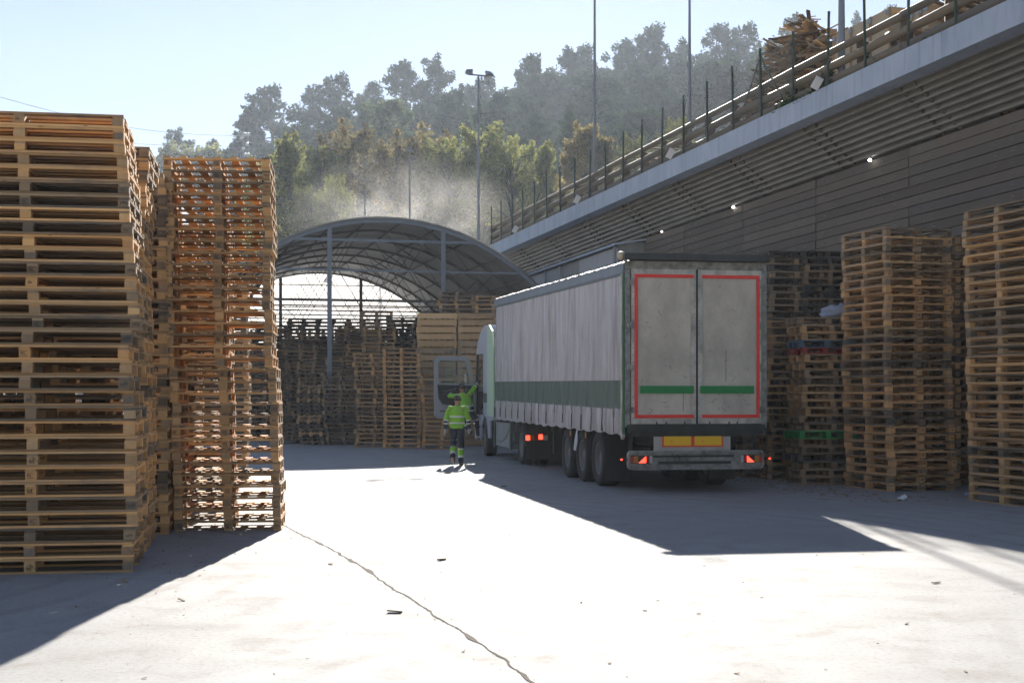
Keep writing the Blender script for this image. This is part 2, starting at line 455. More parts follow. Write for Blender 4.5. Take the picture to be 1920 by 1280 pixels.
while Z < Z1:
    e = min(Z + pitchc - .015, Z1); seg(cap, [(-1.5, 8.08), (-1.5, 8.59), (-1.05, 8.59), (-1.05, 8.08)], Z, e); Z += pitchc
cap.build('concrete_cap', M['cap'], wall)
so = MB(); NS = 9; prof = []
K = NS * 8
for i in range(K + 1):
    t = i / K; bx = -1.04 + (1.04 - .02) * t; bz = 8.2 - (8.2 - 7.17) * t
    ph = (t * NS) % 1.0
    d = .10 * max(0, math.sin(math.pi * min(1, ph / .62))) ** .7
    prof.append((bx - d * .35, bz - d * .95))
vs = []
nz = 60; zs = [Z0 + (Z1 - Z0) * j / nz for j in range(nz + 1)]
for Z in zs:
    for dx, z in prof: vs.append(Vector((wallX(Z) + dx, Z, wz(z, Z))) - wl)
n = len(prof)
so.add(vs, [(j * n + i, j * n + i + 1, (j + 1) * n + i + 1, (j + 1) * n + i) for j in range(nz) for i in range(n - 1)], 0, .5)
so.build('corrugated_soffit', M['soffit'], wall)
# bracket ribs seen as dark patches under the corrugation
br = MB(); Z = 20.5
while Z < Z1 - 1:
    for dz in (0, .55):
        a = Vector((wallX(Z + dz) - 1.0, Z + dz, wz(8.10, Z))) - wl; b = Vector((wallX(Z + dz) - .03, Z + dz, wz(7.13, Z))) - wl
        br.bar(a, b, .10, .06)
    Z += 4.2
br.build('soffit_bracket', M['dark'], wall)
# plank cladding: rows of separate boards with bolts
pk = MB(); bo = MB(); row = .215; random.seed(5)
pz = 7.10; r = 0
ang = math.atan(WT); 
while pz > .1:
    Z = 14.0 + (r % 2) * .0
    while Z < Z1 - .5:
        Lz = 4.2
        e = min(Z + Lz, Z1)
        t = .05 + random.uniform(-.012, .012)
        a = Vector((wallX(Z + .012) - t / 2, Z + .012, wz(pz - row / 2, Z))) - wl
        b = Vector((wallX(e - .012) - t / 2, e - .012, wz(pz - row / 2, e))) - wl
        pk.bar(a, b, t, row - .02)
        if Z < 52:
            for q in (.5, 1.05, 3.2, 3.7):
                Zq = Z + q
                if Zq < e: bo.box(Vector((wallX(Zq) - .07, Zq, wz(pz - row / 2, Zq))) - wl, (.05, .016, .016), tone=1)
        Z += Lz
    pz -= row; r += 1
pk.build('plank_cladding', M['plank'], wall)
bo.build('bolt_heads', paint('bolt_zinc', (.42, .43, .44), .4, .2), wall)
bk = MB(); seg(bk, [(.03, -.3), (.03, 7.1), (.5, 7.1), (.5, -.3)], Z0, Z1); bk.build('wall_core', M['dark'], wall)
# small lit lamps under the soffit
for px, py, lab, st_ in ((1631, 300, 'small lit lamp on the plank wall above the right stacks', 6), (1375, 388, 'small lit lamp on the plank wall above the truck tail', 6), (1241, 434, 'faint small lamp on the plank wall beside the grey shed', 1.2)):
    Zl = 16.8 / ((px - 960) / F + WT) - .3
    b = MB(); b.lathe([(-.03, .001), (-.03, .034), (0, .04), (.02, .03), (.03, .001)], 12, 'Z')
    o = b.build('wall_lamp', [emit('lamp_glow_%d' % px, (1, .98, .92), st_)], None, pos(px, py, Zl)); tag(o, lab, 'lamp', 'small lamps along the plank wall')
    b2 = MB(); b2.bar((0, 0, .05), (.33, 0, .09), .03, .03); b2.build('bracket', M['chrome_dark'], o)

# terrace on top
tm = MB(); vs = []
for Z in [Z0 + i * 4 for i in range(15)] + [Z1, 74, 90]:
    for dx, dz in ((-1.04, 0), (.6, .02), (3, .1), (8, .6), (22, 2.0), (60, 5)):
        vs.append((wallX(Z) + dx, Z, wz(8.50, Z) + dz))
n = 6; k = len(vs) // n
tm.add(vs, [(j * n + i, j * n + i + 1, (j + 1) * n + i + 1, (j + 1) * n + i) for j in range(k - 1) for i in range(n - 1)], 0, .5)
m, nt, out = newmat('terrace_earth'); nn = noise_n(nt, coords(nt, 'Object'), 5, 6, .7)
principled(nt, out, ramp(nt, nn, [(.3, (.05, .045, .03)), (.6, (.13, .11, .08)), (.8, (.22, .19, .14))]), .95, 0, bump_n(nt, nn, 1, .1))
tag(tm.build('terrace_ground', m), 'earth terrace above the retaining wall', 'terrace', kind='structure')
# ------------------------------------------------------------------ terrace: fence posts, log rail, poles, heaps
def capz(Z): return wz(8.59, Z)
def cp(Z, dx, dz=0.0):      # a point on the terrace, dx metres in from the outer face of the cap
    return Vector((capX(Z) + dx, Z, wz(8.50, Z) + dz))
M['log'] = wood('treated_log', (.20, .155, .10), (.08, .06, .038), .25, (.12, .11, .095), .6)
M['logdark'] = wood('brown_post_wood', (.16, .11, .06), (.06, .042, .025), .15, (.08, .07, .06), .8)
random.seed(11)
# mesh fence: posts as parts, net as a part
fence = empty('mesh_fence', cp(45, .3)); tag(fence, 'thin mesh fence with dark green steel posts along the wall rim', 'fence')
fo = cp(45, .3)
post = MB(); post.tube([(0, 0, -.1), (0, 0, 1.78)], .03, 8); post.lathe([(1.78, .034), (1.80, .03), (1.81, .001)], 8, 'Z')
pme = post.mesh('fence_post', M['steel_green'])
fz = [26.75 + 1.66 * k for k in range(-4, 22)]
for i, Z in enumerate(fz):
    o = link('fence_post', pme, fence, cp(Z, .14) - fo, (random.uniform(-.015, .015), random.uniform(-.02, .02), 0))
for Z0_, dx, lean in ((57.2, .35, .35), (56.2, .4, .5), (58.6, .35, -.15)):
    link('fence_post', pme, fence, cp(Z0_, dx) - fo, (0, lean, 0))
# braced corner post
bp = MB(); c0 = cp(35.5, .3) - fo
bp.tube([c0, c0 + Vector((0, 0, 1.95))], .035, 8)
bp.tube([c0 + Vector((.0, 0, 1.75)), cp(33.9, .3) - fo + Vector((0, 0, .05))], .025, 8)
bp.tube([c0 + Vector((.0, 0, 1.75)), cp(37.0, .3) - fo + Vector((0, 0, .05))], .025, 8)
bp.build('braced_post', M['steel_green'], fence)
m, nt, out = newmat('wire_net')
uvn = nt.nodes.new('ShaderNodeUVMap')
sep = nt.nodes.new('ShaderNodeSeparateXYZ'); nt.links.new(uvn.outputs[0], sep.inputs[0])
def gridline(sock, w):
    return math_n(nt, 'LESS_THAN', math_n(nt, 'FRACT', math_n(nt, 'MULTIPLY', sock, 16.0)), w)
gl = math_n(nt, 'MAXIMUM', gridline(sep.outputs[0], .14), gridline(sep.outputs[1], .14))
df = nt.nodes.new('ShaderNodeBsdfDiffuse'); df.inputs[0].default_value = (.25, .24, .2, 1); tp = nt.nodes.new('ShaderNodeBsdfTransparent'); mx = nt.nodes.new('ShaderNodeMixShader')
nt.links.new(gl, mx.inputs[0]); nt.links.new(tp.outputs[0], mx.inputs[1]); nt.links.new(df.outputs[0], mx.inputs[2]); nt.links.new(mx.outputs[0], out.inputs[0])
net = MB(); zz = [33.5 + i * .83 for i in range(33)]; vs = []; uv = []
for i, Z in enumerate(zz):
    top = 1.75 - .25 * (.5 + .5 * math.sin(i * 1.1)) * random.random()
    for h in (.0, top * .5, top): vs.append(cp(Z, .17 + .03 * random.random(), h) - fo); uv.append((Z, h))
fs = []; uvs = []
for i in range(len(zz) - 1):
    for j in range(2):
        f = (i * 3 + j, (i + 1) * 3 + j, (i + 1) * 3 + j + 1, i * 3 + j + 1); fs.append(f); uvs.append([uv[q] for q in f])
net.add(vs, fs, 0, .5, uvs); net.build('wire_net', m, fence)

# timber guard rail
rail = empty('timber_guardrail', cp(40, .95)); tag(rail, 'heavy round timber guardrail with squared brown posts on the terrace rim', 'guardrail')
ro = cp(40, .95)
pb = MB(); pb.box((0, 0, .48), (.16, .22, 1.0)); pb.tube([(.10, 0, .05), (.10, 0, .9)], .08, 8); gme = pb.mesh('rail_post', M['logdark'])
Z = 21.0
while Z < 62.5:
    link('rail_post', gme, rail, cp(Z, .52) - ro, (0, random.uniform(-.04, .04), -.26 + random.uniform(-.06, .06))); Z += 1.66
for hgt, rr, nm, dx in ((.98, .085, 'top_rail', .38), (.64, .10, 'middle_rail', .36), (.30, .11, 'lower_rail', .36)):
    mb = MB(); Z = 19.0
    while Z < 62.5:
        e = Z + 3.32
        a = cp(Z, dx, hgt + random.uniform(-.02, .02)) - ro; b = cp(min(e + .1, 62.6), dx, hgt + random.uniform(-.02, .02)) - ro
        mb.tube([a, a.lerp(b, .5) + Vector((0, 0, random.uniform(-.01, .01))), b], [rr, rr * .95, rr * .9], 10); Z = e
    mb.build(nm, M['log'], rail)

# round bent pipe end by the right-hand pole
bp = MB(); c = cp(30.3, .75); pts = []
for k in range(13):
    t = math.pi * (.5 + k / 12.0)
    pts.append(Vector((0, math.cos(t) * .45, .52 + math.sin(t) * .36)))
bp.tube([Vector((0, 1.2 - 1.2, .88 + 0))] + pts[0:1] + pts + [Vector((0, 1.2, .2))][:0], .085, 10)
tag(bp.build('bent_rail_end', M['log'], None, c), 'curved brown rail end beside the thickest pole on the terrace', 'rail end')

# light poles
def light_pole(px, Z, ztop, zbase, r0, label, heads=2, dx=.55, yaw=0.0):
    X = (px - 960) / F * Z
    o = empty('light_pole', (X, Z, zbase), yaw); tag(o, label, 'light pole')
    b = MB(); H = ztop - zbase
    b.tube([(0, 0, -.1), (0, 0, H * .35), (0, 0, H)], [r0, r0 * .82, r0 * .5], 14); b.build('pole', M['chrome_dark'], o)
    b = MB(); b.lathe([(0, .001), (0, r0 * 1.7), (.03, r0 * 1.7), (.03, r0 * 1.1), (.16, r0 * 1.05), (.16, .001)], 12, 'Z'); b.build('base_plate', M['chrome_dark'], o)
    if heads: b = MB(); b.box((0, 0, H), (1.1 if heads == 2 else .5, .06, .06)); b.build('crossbar', M['chrome_dark'], o)
    for k in range(heads):
        h = MB(); x = (-.42 if k == 0 else .42) if heads == 2 else 0
        hs_ = .8 if heads == 2 else .6; h.box((0, -.15, .05), (.42 * hs_, .12, .34 * hs_), Euler((R(-50), 0, 0)).to_matrix(), taper=.15); h.box((0, .0, -.02), (.08, .12, .12))
        h.build('floodlight', M['chrome_dark'], o, (x, 0, H + .05), (0, 0, R(20) if k else R(-35)))
    return o
light_pole(1115, 49.2, 15.55, wz(8.50, 49.2), .072, 'tall grey light pole rising from the terrace near its middle', 0)
light_pole(1293, 40.8, 13.25, wz(8.50, 40.8), .064, 'tall grey light pole left of the braced fence post', 0)
light_pole(1578, 32.0, 12.8, wz(8.50, 32), .095, 'thickest grey light pole, in front of the plywood crates on the terrace', 0)
light_pole(897, 65.5, 16.4, .0, .09, 'light pole whose two floodlights show against the pines', 2, yaw=R(25))
light_pole(768, 88, 16.8, .5, .09, 'thin light pole rising from the dust behind the arched shed', 1)
light_pole(684, 86, 13.8, .5, .07, 'shortest light pole, faint behind the arched shed roof', 1)
# mast with round white lamps among the left pines
mast = empty('lamp_mast', (pos(461, 300, 189).x, 189, 18)); tag(mast, 'lattice mast with round white lamps among the left pines', 'mast')
mh = pos(461, 246, 189).z - mast.location.z
b = MB()
for sx in (-.3, .3):
    for sy in (-.3, .3): b.tube([(sx * 2, sy * 2, -1), (sx, sy, mh)], .05, 5)
for k in range(int(mh)):
    b.bar((-.35, -.3, k), (.35, -.3, k + .9), .03, .03)
b.build('lattice', M['chrome_dark'], mast)
for px, py in ((458, 251), (465, 252), (453, 259), (463, 270), (456, 279), (459, 290), (465, 290)):
    p = pos(px, py, 188.3) - mast.location; h = MB(); h.lathe([(-.1, .001), (-.1, .22), (.0, .24), (.05, .18), (.05, .001)], 12, 'Y')
    h.build('lamp', paint('white_lamp_housing', (.85, .87, .9), .3, .05) if 'wlh' not in M else M['wlh'], mast, p)

# small white floodlights on the rim
for px, py, lab in ((1082, 374, 'white floodlight box on the rim left of the middle pole'), (1257, 288, 'white floodlight box on the rim left of the second tall pole'), (966, 430, 'white floodlight box on the rim nearest the arched shed'), (1532, 156, 'white floodlight box on the rim beside the green weeds')):
    Z = 15.25 / ((px - 960) / F + WT); p = pos(px, py, Z)
    o = empty('rim_floodlight', p); tag(o, lab, 'floodlight', 'white floodlights along the rim')
    b = MB(); b.box((0, 0, 0), (.18, .08, .28), Euler((R(20), R(28), 0)).to_matrix()); b.build('lamp_housing', paint('white_housing', (.75, .75, .74), .5, .15), o)
    b = MB(); b.bar((0, .02, -.05), (.12, .12, p.z * 0 - .32), .03, .03); b.build('bracket', M['steel_green'], o)

# weeds
def weeds(name, px0, px1, n, h, label, c1, c2, dx=.3):
    mb = MB()
    Za = 15.25 / ((px0 - 960) / F + WT); Zb = 15.25 / ((px1 - 960) / F + WT)
    for k in range(n):
        Z = random.uniform(Zb, Za); d = dx + random.uniform(-.25, .35); b = cp(Z, d, .02); t = random.random()
        hh = h * random.uniform(.3, 1) * (0.6 + .4 * math.sin(Z * 3))
        for q in range(7):
            p = b + Vector((random.gauss(0, .07), random.gauss(0, .07), hh * random.random()))
            a = random.uniform(0, 6.28); s = random.uniform(.03, .07)
            u = Vector((math.cos(a), math.sin(a), random.uniform(-.3, .8))) * s; w = Vector((-math.sin(a), math.cos(a), random.uniform(-.4, .4))) * s * .5
            mb.add([p - u, p + w, p + u, p - w], [(0, 1, 2, 3)], 0, t)
    return tag(mb.build(name, leaf(name + '_leaf', c1, c2)), label, 'weeds', kind='stuff')
weeds('weeds', 1448, 1535, 420, .62, 'green weeds on the rim below the scrap pile', (.035, .07, .02), (.10, .16, .05))
weeds('dry_grass', 1130, 1440, 300, .22, 'low dry grass along the rim', (.09, .08, .045), (.2, .17, .10), .45)
weeds('rim_grass', 1560, 1940, 420, .3, 'dark grass along the right end of the rim', (.05, .06, .03), (.12, .12, .07), .5)

# scrap wood heaps
def heap(name, c, sx, sy, h, n, mats, label, lmin=.6, lmax=2.4):
    mb = MB()
    for k in range(n):
        a = random.uniform(0, 6.28); r = math.sqrt(random.random())
        x, y = math.cos(a) * r * sx, math.sin(a) * r * sy
        z = h * (1 - r ** 1.6) * random.uniform(.3, 1.0)
        L = random.uniform(lmin, lmax)
        rot = Euler((random.gauss(0, .35), random.gauss(0, .3), random.uniform(0, 6.28))).to_matrix()
        mb.box((x, y, z), (L, random.uniform(.07, .16), random.uniform(.018, .05)), rot, mi=random.choice(range(len(mats))))
    o = mb.build(name, mats, None, c, (0, 0, math.atan(WT))); return tag(o, label, 'scrap wood', kind='stuff')
c = cp(39.3, 3.2)
heap('scrap_wood_pile', (c.x, c.y, c.z), 1.5, 3.2, 3.9, 2600, [M['pine2'], M['old'], M['old'], M['logdark']], 'jagged heap of broken boards beside the plywood crates', .3, 1.3)
c = cp(50.4, 3.4)
heap('low_scrap_pile', (c.x, c.y, c.z), 1.3, 4.2, 2.3, 520, [M['pine2'], M['old'], M['logdark']], 'low heap of splintered boards behind the middle of the guardrail', .3, 1.5)
c = cp(29.9, 2.9)
heap('beam_pile', (c.x, c.y, c.z), 1.0, 2.4, 1.7, 260, [M['old'], M['logdark'], M['pine2']], 'heap of dark beams at the top right behind the guardrail', 1.5, 3.5)
# plywood crates / containers
M['ply'] = paint('beige_plywood', (.52, .42, .29), .7, .2, (.3, .24, .17), 2.0)  # plain beige panel colour with darker blotches
def ply_crate(Z, dx, w, L, h, label):
    o = empty('plywood_crate', cp(Z, dx), math.atan(WT)); tag(o, label, 'crate', 'plywood crates on the terrace')
    pb_ = MB(); pb_.box((0, 0, h / 2 + .1), (w, L, h))
    b = MB()
    for s in (-1, 1):
        for y in (-L / 2 + .05, -L / 6, L / 6, L / 2 - .05): b.box((s * (w / 2 + .012), y, h / 2 + .1), (.02, .09, h + .01))
        b.box((0, s * (L / 2 + .013), h - .0), (w, .02, .1)); b.box((0, s * (L / 2 + .013), .18), (w, .02, .1))
    b.build('batten', M['pine2'], o)
    for y in (-L / 2 + .1, -L / 6, L / 6, L / 2 - .1):
        for z in (.25, h * .5, h - .05):
            pb_.box((-w / 2 - .03, y, z + .05), (.012, .16, .10), mi=1)
    pb_.build('panel', [M['ply'], M['chrome_dark']], o)
    b = MB()
    for x in (-w / 2 + .1, 0, w / 2 - .1): b.box((x, 0, .05), (.1, L, .1))
    b.build('skid', M['logdark'], o)
ply_crate(34.05, 2.8, 1.6, 2.8, 2.05, 'long pale plywood crate behind the thickest pole')
ply_crate(31.9, 2.9, 1.5, 1.1, 1.75, 'shorter pale plywood crate farther right on the terrace')
ply_crate(33.0, 4.9, 1.6, 2.4, 2.5, 'tallest plywood crate, standing behind the long one')

# ------------------------------------------------------------------ grey lean-to shed against the wall
ls = empty('lean_to_shed', (0, 0, 0)); tag(ls, 'long grey metal-clad lean-to shed against the retaining wall', 'shed')
def lsp(Z, dx, z): return (wallX(Z) + dx, Z, z)
M['shedpanel'] = paint('pale_zinc_panel', (.40, .41, .43), .6, .3, (.22, .22, .22), 1.2, stretch=(1, 1, .3)); M['shedend'] = paint('ribbed_grey_sheet', (.24, .25, .25), .6, .4, (.14, .14, .14), 2, stretch=(1, 1, .2))
pn = MB(); Z = 46.8; k = 0
while Z < 57.0:
    e = Z + 2.05; h0 = wz(6.97, Z); h1 = wz(6.97, e)
    vs = []
    for (zz_, hh) in ((Z + .02, h0 - .15), (e - .02, h1 - .15)):
        for d in (-.92, -.86): vs += [lsp(zz_, d, 0), lsp(zz_, d, hh)]
    pn.add(vs, [(0, 4, 5, 1), (2, 3, 7, 6), (0, 1, 3, 2), (4, 6, 7, 5), (1, 5, 7, 3)], k % 2 * 0 + (1 if k in (2,) else 0), .5); Z = e; k += 1
pn.build('side_panel', [M['shedpanel'], M['pine2'] if False else M['shedend']], ls)
ed = MB()
for i in range(10):
    x0 = -.92 + i * .09
    ed.box((wallX(46.8) + x0 + .045, 46.76 + (.02 if i % 2 else 0), 3.36), (.09, .04, 6.7))
ed.build('end_sheet', M['shedend'], ls)
rf = MB(); vs = []
for Z in (46.6, 57.4):
    for dx, dz in ((-1.08, 6.86), (-.02, 7.02), (-.02, 7.08), (-1.08, 6.93)): vs.append(lsp(Z, dx, wz(dz, Z)))
rf.add(vs, [(0, 1, 5, 4), (1, 2, 6, 5), (2, 3, 7, 6), (3, 0, 4, 7), (3, 2, 1, 0), (4, 5, 6, 7)], 0, .5); rf.build('roof', M['cap'], ls)
po = MB()
for Z in (47.0, 53.0, 55.0): po.box((wallX(Z) - .96, Z, 3.4), (.07, .12, 6.6))
po.build('post', M['chrome_dark'], ls)

# ------------------------------------------------------------------ arched shed
SY = math.atan(.242)
sh = empty('arched_shed', (-4.256, 50, 0), SY); tag(sh, 'open barrel-vaulted shed with grey sheet roof and steel lattice trusses', 'shed')
RR = 7.8; DEP = 22.0; UC = -.2; HT = 7.87; UE = 6.4
def arc(u, r=RR): return HT - RR + math.sqrt(max(0, r * r - (u - UC) ** 2))
us = [UC + RR * math.sin(t) for t in [(-.965 + 1.93 * k / 48) for k in range(49)]]
M['roofsheet'] = None
m, nt, out = newmat('grey_roof_sheet')
nn = noise_n(nt, coords(nt, 'Object', (.5, 1, .5)), 1.0, 4, .6)
c = ramp(nt, nn, [(.3, (.17, .18, .185)), (.7, (.26, .27, .275))])
p_ = nt.nodes.new('ShaderNodeBsdfPrincipled'); nt.links.new(c, p_.inputs['Base Color']); p_.inputs['Roughness'].default_value = .55
tr_ = nt.nodes.new('ShaderNodeBsdfTranslucent'); tr_.inputs[0].default_value = (.55, .57, .58, 1); mx_ = nt.nodes.new('ShaderNodeMixShader'); mx_.inputs[0].default_value = .12
nt.links.new(p_.outputs[0], mx_.inputs[1]); nt.links.new(tr_.outputs[0], mx_.inputs[2]); nt.links.new(mx_.outputs[0], out.inputs[0]); M['roofsheet'] = m
rb = MB(); vs = []; ny = 30
for j in range(ny + 1):
    y = DEP * j / ny - .15
    for u in us: vs.append((u, y, arc(u) + .02))
n = len(us)
rb.add(vs, [(j * n + i, j * n + i + 1, (j + 1) * n + i + 1, (j + 1) * n + i) for j in range(ny) for i in range(n - 1)], 0, .5, smooth=True)
vs2 = [(x, y, z + .05) for x, y, z in vs]
rb.add(vs2, [(j * n + i, (j + 1) * n + i, (j + 1) * n + i + 1, j * n + i + 1) for j in range(ny) for i in range(n - 1)], 0, .5, smooth=True)
rb.build('roof', M['roofsheet'], sh)
NB = 8
steel = paint('painted_blue_grey_steel', (.20, .24, .29), .5, .25, (.1, .1, .11)); dsteel = paint('dark_rusty_steel', (.10, .095, .09), .6, .4)
for b_ in range(NB):
    y = DEP * b_ / (NB - 1)
    t = MB(); th = .14 if b_ == 0 else .09
    pts = [Vector((u, y, arc(u) - .06)) for u in us[::2]]
    for a, b in zip(pts, pts[1:]): t.bar(a, b, .10, th)
    t.build('roof_arch', steel if b_ in (0,) else dsteel, sh)
    w = MB()
    tz = 5.0
    ue = math.sqrt(RR ** 2 - (tz - HT + RR) ** 2) - .05
    if b_ > 0: w.bar((UC - ue, y, tz), (UC + ue, y, tz), .05, .05)
    else: w.bar((UC - ue, y, tz), (UC + ue, y, tz), .07, .09)
    if b_ > 0:
        nv = 5
        for k in range(nv):
            u0 = UC - ue * .86 + 2 * ue * .86 * k / (nv - 1); bot = (u0, y, tz - .75)
            for s in (-1, 1):
                u1 = max(UC - ue, min(UC + ue, u0 + s * ue * .34)); 
                w.bar(bot, (u1, y, arc(u1) - .1), .024, .024)
    w.build('truss_web', dsteel, sh)
# front cross ties and posts
t = MB()
for z in (7.1, 6.05):
    ue = math.sqrt(RR ** 2 - (z - HT + RR) ** 2) - .05; t.bar((UC - ue, -.02, z), (UC + ue, -.02, z), .07, .07 if z < 7 else .09)
t.build('front_tie', steel, sh)
for b_ in (0, NB - 1):
    for u in (-2.16, 1.86):
        p = MB(); y = DEP * b_ / (NB - 1) + (-.06 if b_ == 0 else .05); p.box((u, y, (arc(u) - .1) / 2), (.15, .12, arc(u) - .1)); p.build('post', steel if b_ == 0 else dsteel, sh)
for u in (us[0], us[-1]):
    for b_ in range(NB):
        p = MB(); p.box((u, DEP * b_ / (NB - 1), arc(u) / 2), (.14, .14, arc(u))); p.build('eaves_post', steel, sh)
pu = MB()
for u in us[2:-2:4]: pu.bar((u, 0, arc(u) - .03), (u, DEP, arc(u) - .03), .05, .05)
pu.build('purlin', dsteel, sh)
for b_ in range(0, NB - 1):
    y0 = DEP * b_ / (NB - 1); y1 = DEP * (b_ + 1) / (NB - 1)
    for u in (-2.4, 2.0):
        br_ = MB(); br_.bar((u - .9, y0, arc(u - .9) - .1), (u + .9, y1, arc(u + .9) - .1), .04, .04); br_.build('roof_brace', dsteel, sh)
# back gable: white translucent sheet on girts
m, nt, out = newmat('white_translucent_sheet'); d = nt.nodes.new('ShaderNodeBsdfTranslucent'); d.inputs[0].default_value = (.80, .78, .76, 1); e_ = nt.nodes.new('ShaderNodeBsdfDiffuse'); e_.inputs[0].default_value = (.75, .75, .75, 1)
mx = nt.nodes.new('ShaderNodeMixShader'); mx.inputs[0].default_value = .35; nt.links.new(d.outputs[0], mx.inputs[1]); nt.links.new(e_.outputs[0], mx.inputs[2]); nt.links.new(mx.outputs[0], out.inputs[0])
gb = MB(); n = len(us); vs = [(u, DEP + .12, arc(u)) for u in us] + [(u, DEP + .12, min(3.9, arc(u) - .01)) for u in us]
gb.add(vs, [(i, i + 1, n + i + 1, n + i) for i in range(n - 1)], 0, .5); gb.build('gable_sheet', m, sh)
lw = MB()
for k in range(26): lw.box((-6.6 + .5 * k + .25, DEP + .14 + (.02 if k % 2 else 0), 1.94), (.5, .04, 3.88))
lw.build('lower_wall', M['dark'], sh)
gi = MB(); z = .8
while z < 7.4:
    ue = math.sqrt(max(0, RR ** 2 - (z - HT + RR) ** 2)) if z > arc(us[0]) else 6.4
    gi.bar((UC - ue, DEP + .05, z), (UC + ue, DEP + .05, z), .05, .05 if z < 5 else .045); z += .42 if z < 4.8 else 1.1
gi.build('girt', dsteel, sh)
# ------------------------------------------------------------------ pallets
BLK = .10
def pallet_parts(w, d, h, style, seed, mat, nsl=7, bw=.10):
    """meshes of one pallet: deck, bottom boards, blocks. x = width, y = depth, origin at bottom centre of the front edge"""
    random.seed(seed); t = .022; bh = h - 3 * t
    J = lambda a: random.uniform(-a, a)
    deck = MB(); base = MB(); blocks = []
    xs = (-w / 2 + .052, 0, w / 2 - .052); ys = (.052, d / 2, d - .052)
    zt = h - t / 2; zs = h - t * 1.5
    if style == 'along':
        for k in range(nsl):
            y = .05 + (d - .10) * k / (nsl - 1) + (J(.02) if 0 < k < nsl - 1 else 0); deck.box((J(.006), y, zt), (w + J(.012), .10 if k % 3 else .14 if 0 < k < nsl - 1 else .10, t - .001), axis=0)
        for x in xs: deck.box((x, d / 2, zs), (.10, d, t - .001), axis=1)
        for y in ys: base.box((0, y, t / 2), (w + J(.01), .10, t - .001), axis=0)
    else:
        for k in range(nsl):
            x = -w / 2 + .05 + (w - .10) * k / (nsl - 1) + (J(.015) if 0 < k < nsl - 1 else 0); deck.box((x, d / 2 + J(.006), zt), (bw, d + J(.012), t - .001), axis=1)
        for y in ys: deck.box((0, y, zs), (w, bw, t - .001), axis=0)
        for x in xs: base.box((x, d / 2, t / 2), (.10, d, t - .001), axis=1)
    for y in ys:
        for x in xs:
            b = MB(); b.box((J(.006), J(.006), 0), (BLK + J(.006), BLK + .02, bh - .001), axis=1)
            if random.random() < .35:       # burnt-in stamp on the end grain
                for q in range(random.randint(3, 5)): b.box((-.024 + q * .013, -(BLK + .02) / 2 - .008, J(.006)), (.007, .003, random.uniform(.012, .03)), mi=1, tone=0)
                if random.random() < .5: b.box((0, -(BLK + .02) / 2 - .008, .022), (.06, .003, .004), mi=1, tone=0); b.box((0, -(BLK + .02) / 2 - .008, -.022), (.06, .003, .004), mi=1, tone=0)
            blocks.append((b, (x, y, t + bh / 2)))
    return deck, base, blocks

class PalletKind:
    def __init__(s, w, d, h, style, mats, nsl=7, nvar=3, seed=1, bw=.10):
        s.w, s.d, s.h = w, d, h; s.var = []; s.single = []
        for m in mats:
            for v in range(nvar):
                dk, bs, bl = pallet_parts(w, d, h, style, seed * 31 + v * 7 + len(s.var), m, nsl, bw)
                s.var.append((dk.mesh('top_deck', m), bs.mesh('bottom_boards', m), [(b.mesh('block', [m, M['dark']]), p) for b, p in bl]))
                one = MB()
                for src, off in [(dk, (0, 0, 0)), (bs, (0, 0, 0))] + [(b, p) for b, p in bl]:
                    bb = len(one.v); one.v += [(x + off[0], y + off[1], z + off[2]) for x, y, z in src.v]; one.f += [[bb + i for i in f] for f in src.f]
                    one.mi += [0] * len(src.mi); one.uv += src.uv; one.tone += src.tone; one.smooth += src.smooth
                s.single.append((one, one.mesh('wooden_pallet', m), m))

def place_full(kind, vi, loc, rz, label, group):
    dk, bs, bl = kind.var[vi % len(kind.var)]
    o = link('wooden_pallet', dk, None, loc, (0, 0, rz))      # replaced by an empty root below
    root = empty('wooden_pallet', loc, rz); bpy.data.objects.remove(o)
    tag(root, label, 'pallet', group)
    link('top_deck', dk, root); link('bottom_boards', bs, root)
    for me, p in bl: link('block', me, root, p)
    return root
def place_single(kind, vi, loc, rz, label, group):
    o = link('wooden_pallet', kind.single[vi % len(kind.single)][1], None, loc, (0, 0, rz)); return tag(o, label, 'pallet', group)

STUFF = {}      # material -> MB, merged at the end
stuffmb = MB(); stuffmats = []
def place_stuff(kind, vi, loc, rz):
    src, _, m = kind.single[vi % len(kind.single)]
    if m not in stuffmats: stuffmats.append(m)
    k = stuffmats.index(m); b = len(stuffmb.v); c, s_ = math.cos(rz), math.sin(rz); dt = random.uniform(-.25, .25)
    stuffmb.v += [(x * c - y * s_ + loc[0], x * s_ + y * c + loc[1], z + loc[2]) for x, y, z in src.v]
    stuffmb.f += [[b + i for i in f] for f in src.f]; stuffmb.mi += [k] * len(src.f); stuffmb.uv += src.uv
    stuffmb.tone += [min(1, max(0, t + dt)) for t in src.tone]; stuffmb.smooth += src.smooth

def stack(kind, corner, yaw, n, mode, label=None, group=None, lean=lambda z: (0, 0), jit=.012, side='R', varf=None, start=0, rotj=.012, seed=0):
    """corner: front corner on the ground (side R: front right, L: front left); yaw turns the stack about it"""
    random.seed(seed + 1000)
    z = 0.0; c, s_ = math.cos(yaw), math.sin(yaw); sg = -1 if side == 'R' else 1
    for i in range(n):
        lx, ly = lean(z); ox = sg * kind.w / 2 + lx + random.uniform(-jit, jit); oy = ly + random.uniform(-jit, jit)
        loc = (corner[0] + ox * c - oy * s_, corner[1] + ox * s_ + oy * c, z + .001)
        rz = yaw + random.uniform(-rotj, rotj)
        vi = varf(i) if varf else random.randrange(99)
        if i >= start:
            if mode == 'full': place_full(kind, vi, loc, rz, label(i + 1), group)
            elif mode == 'single': place_single(kind, vi, loc, rz, label(i + 1), group)
            else: place_stuff(kind, vi, loc, rz)
        else: place_stuff(kind, vi, loc, rz)
        z += kind.h + random.uniform(0, .002)
    return z

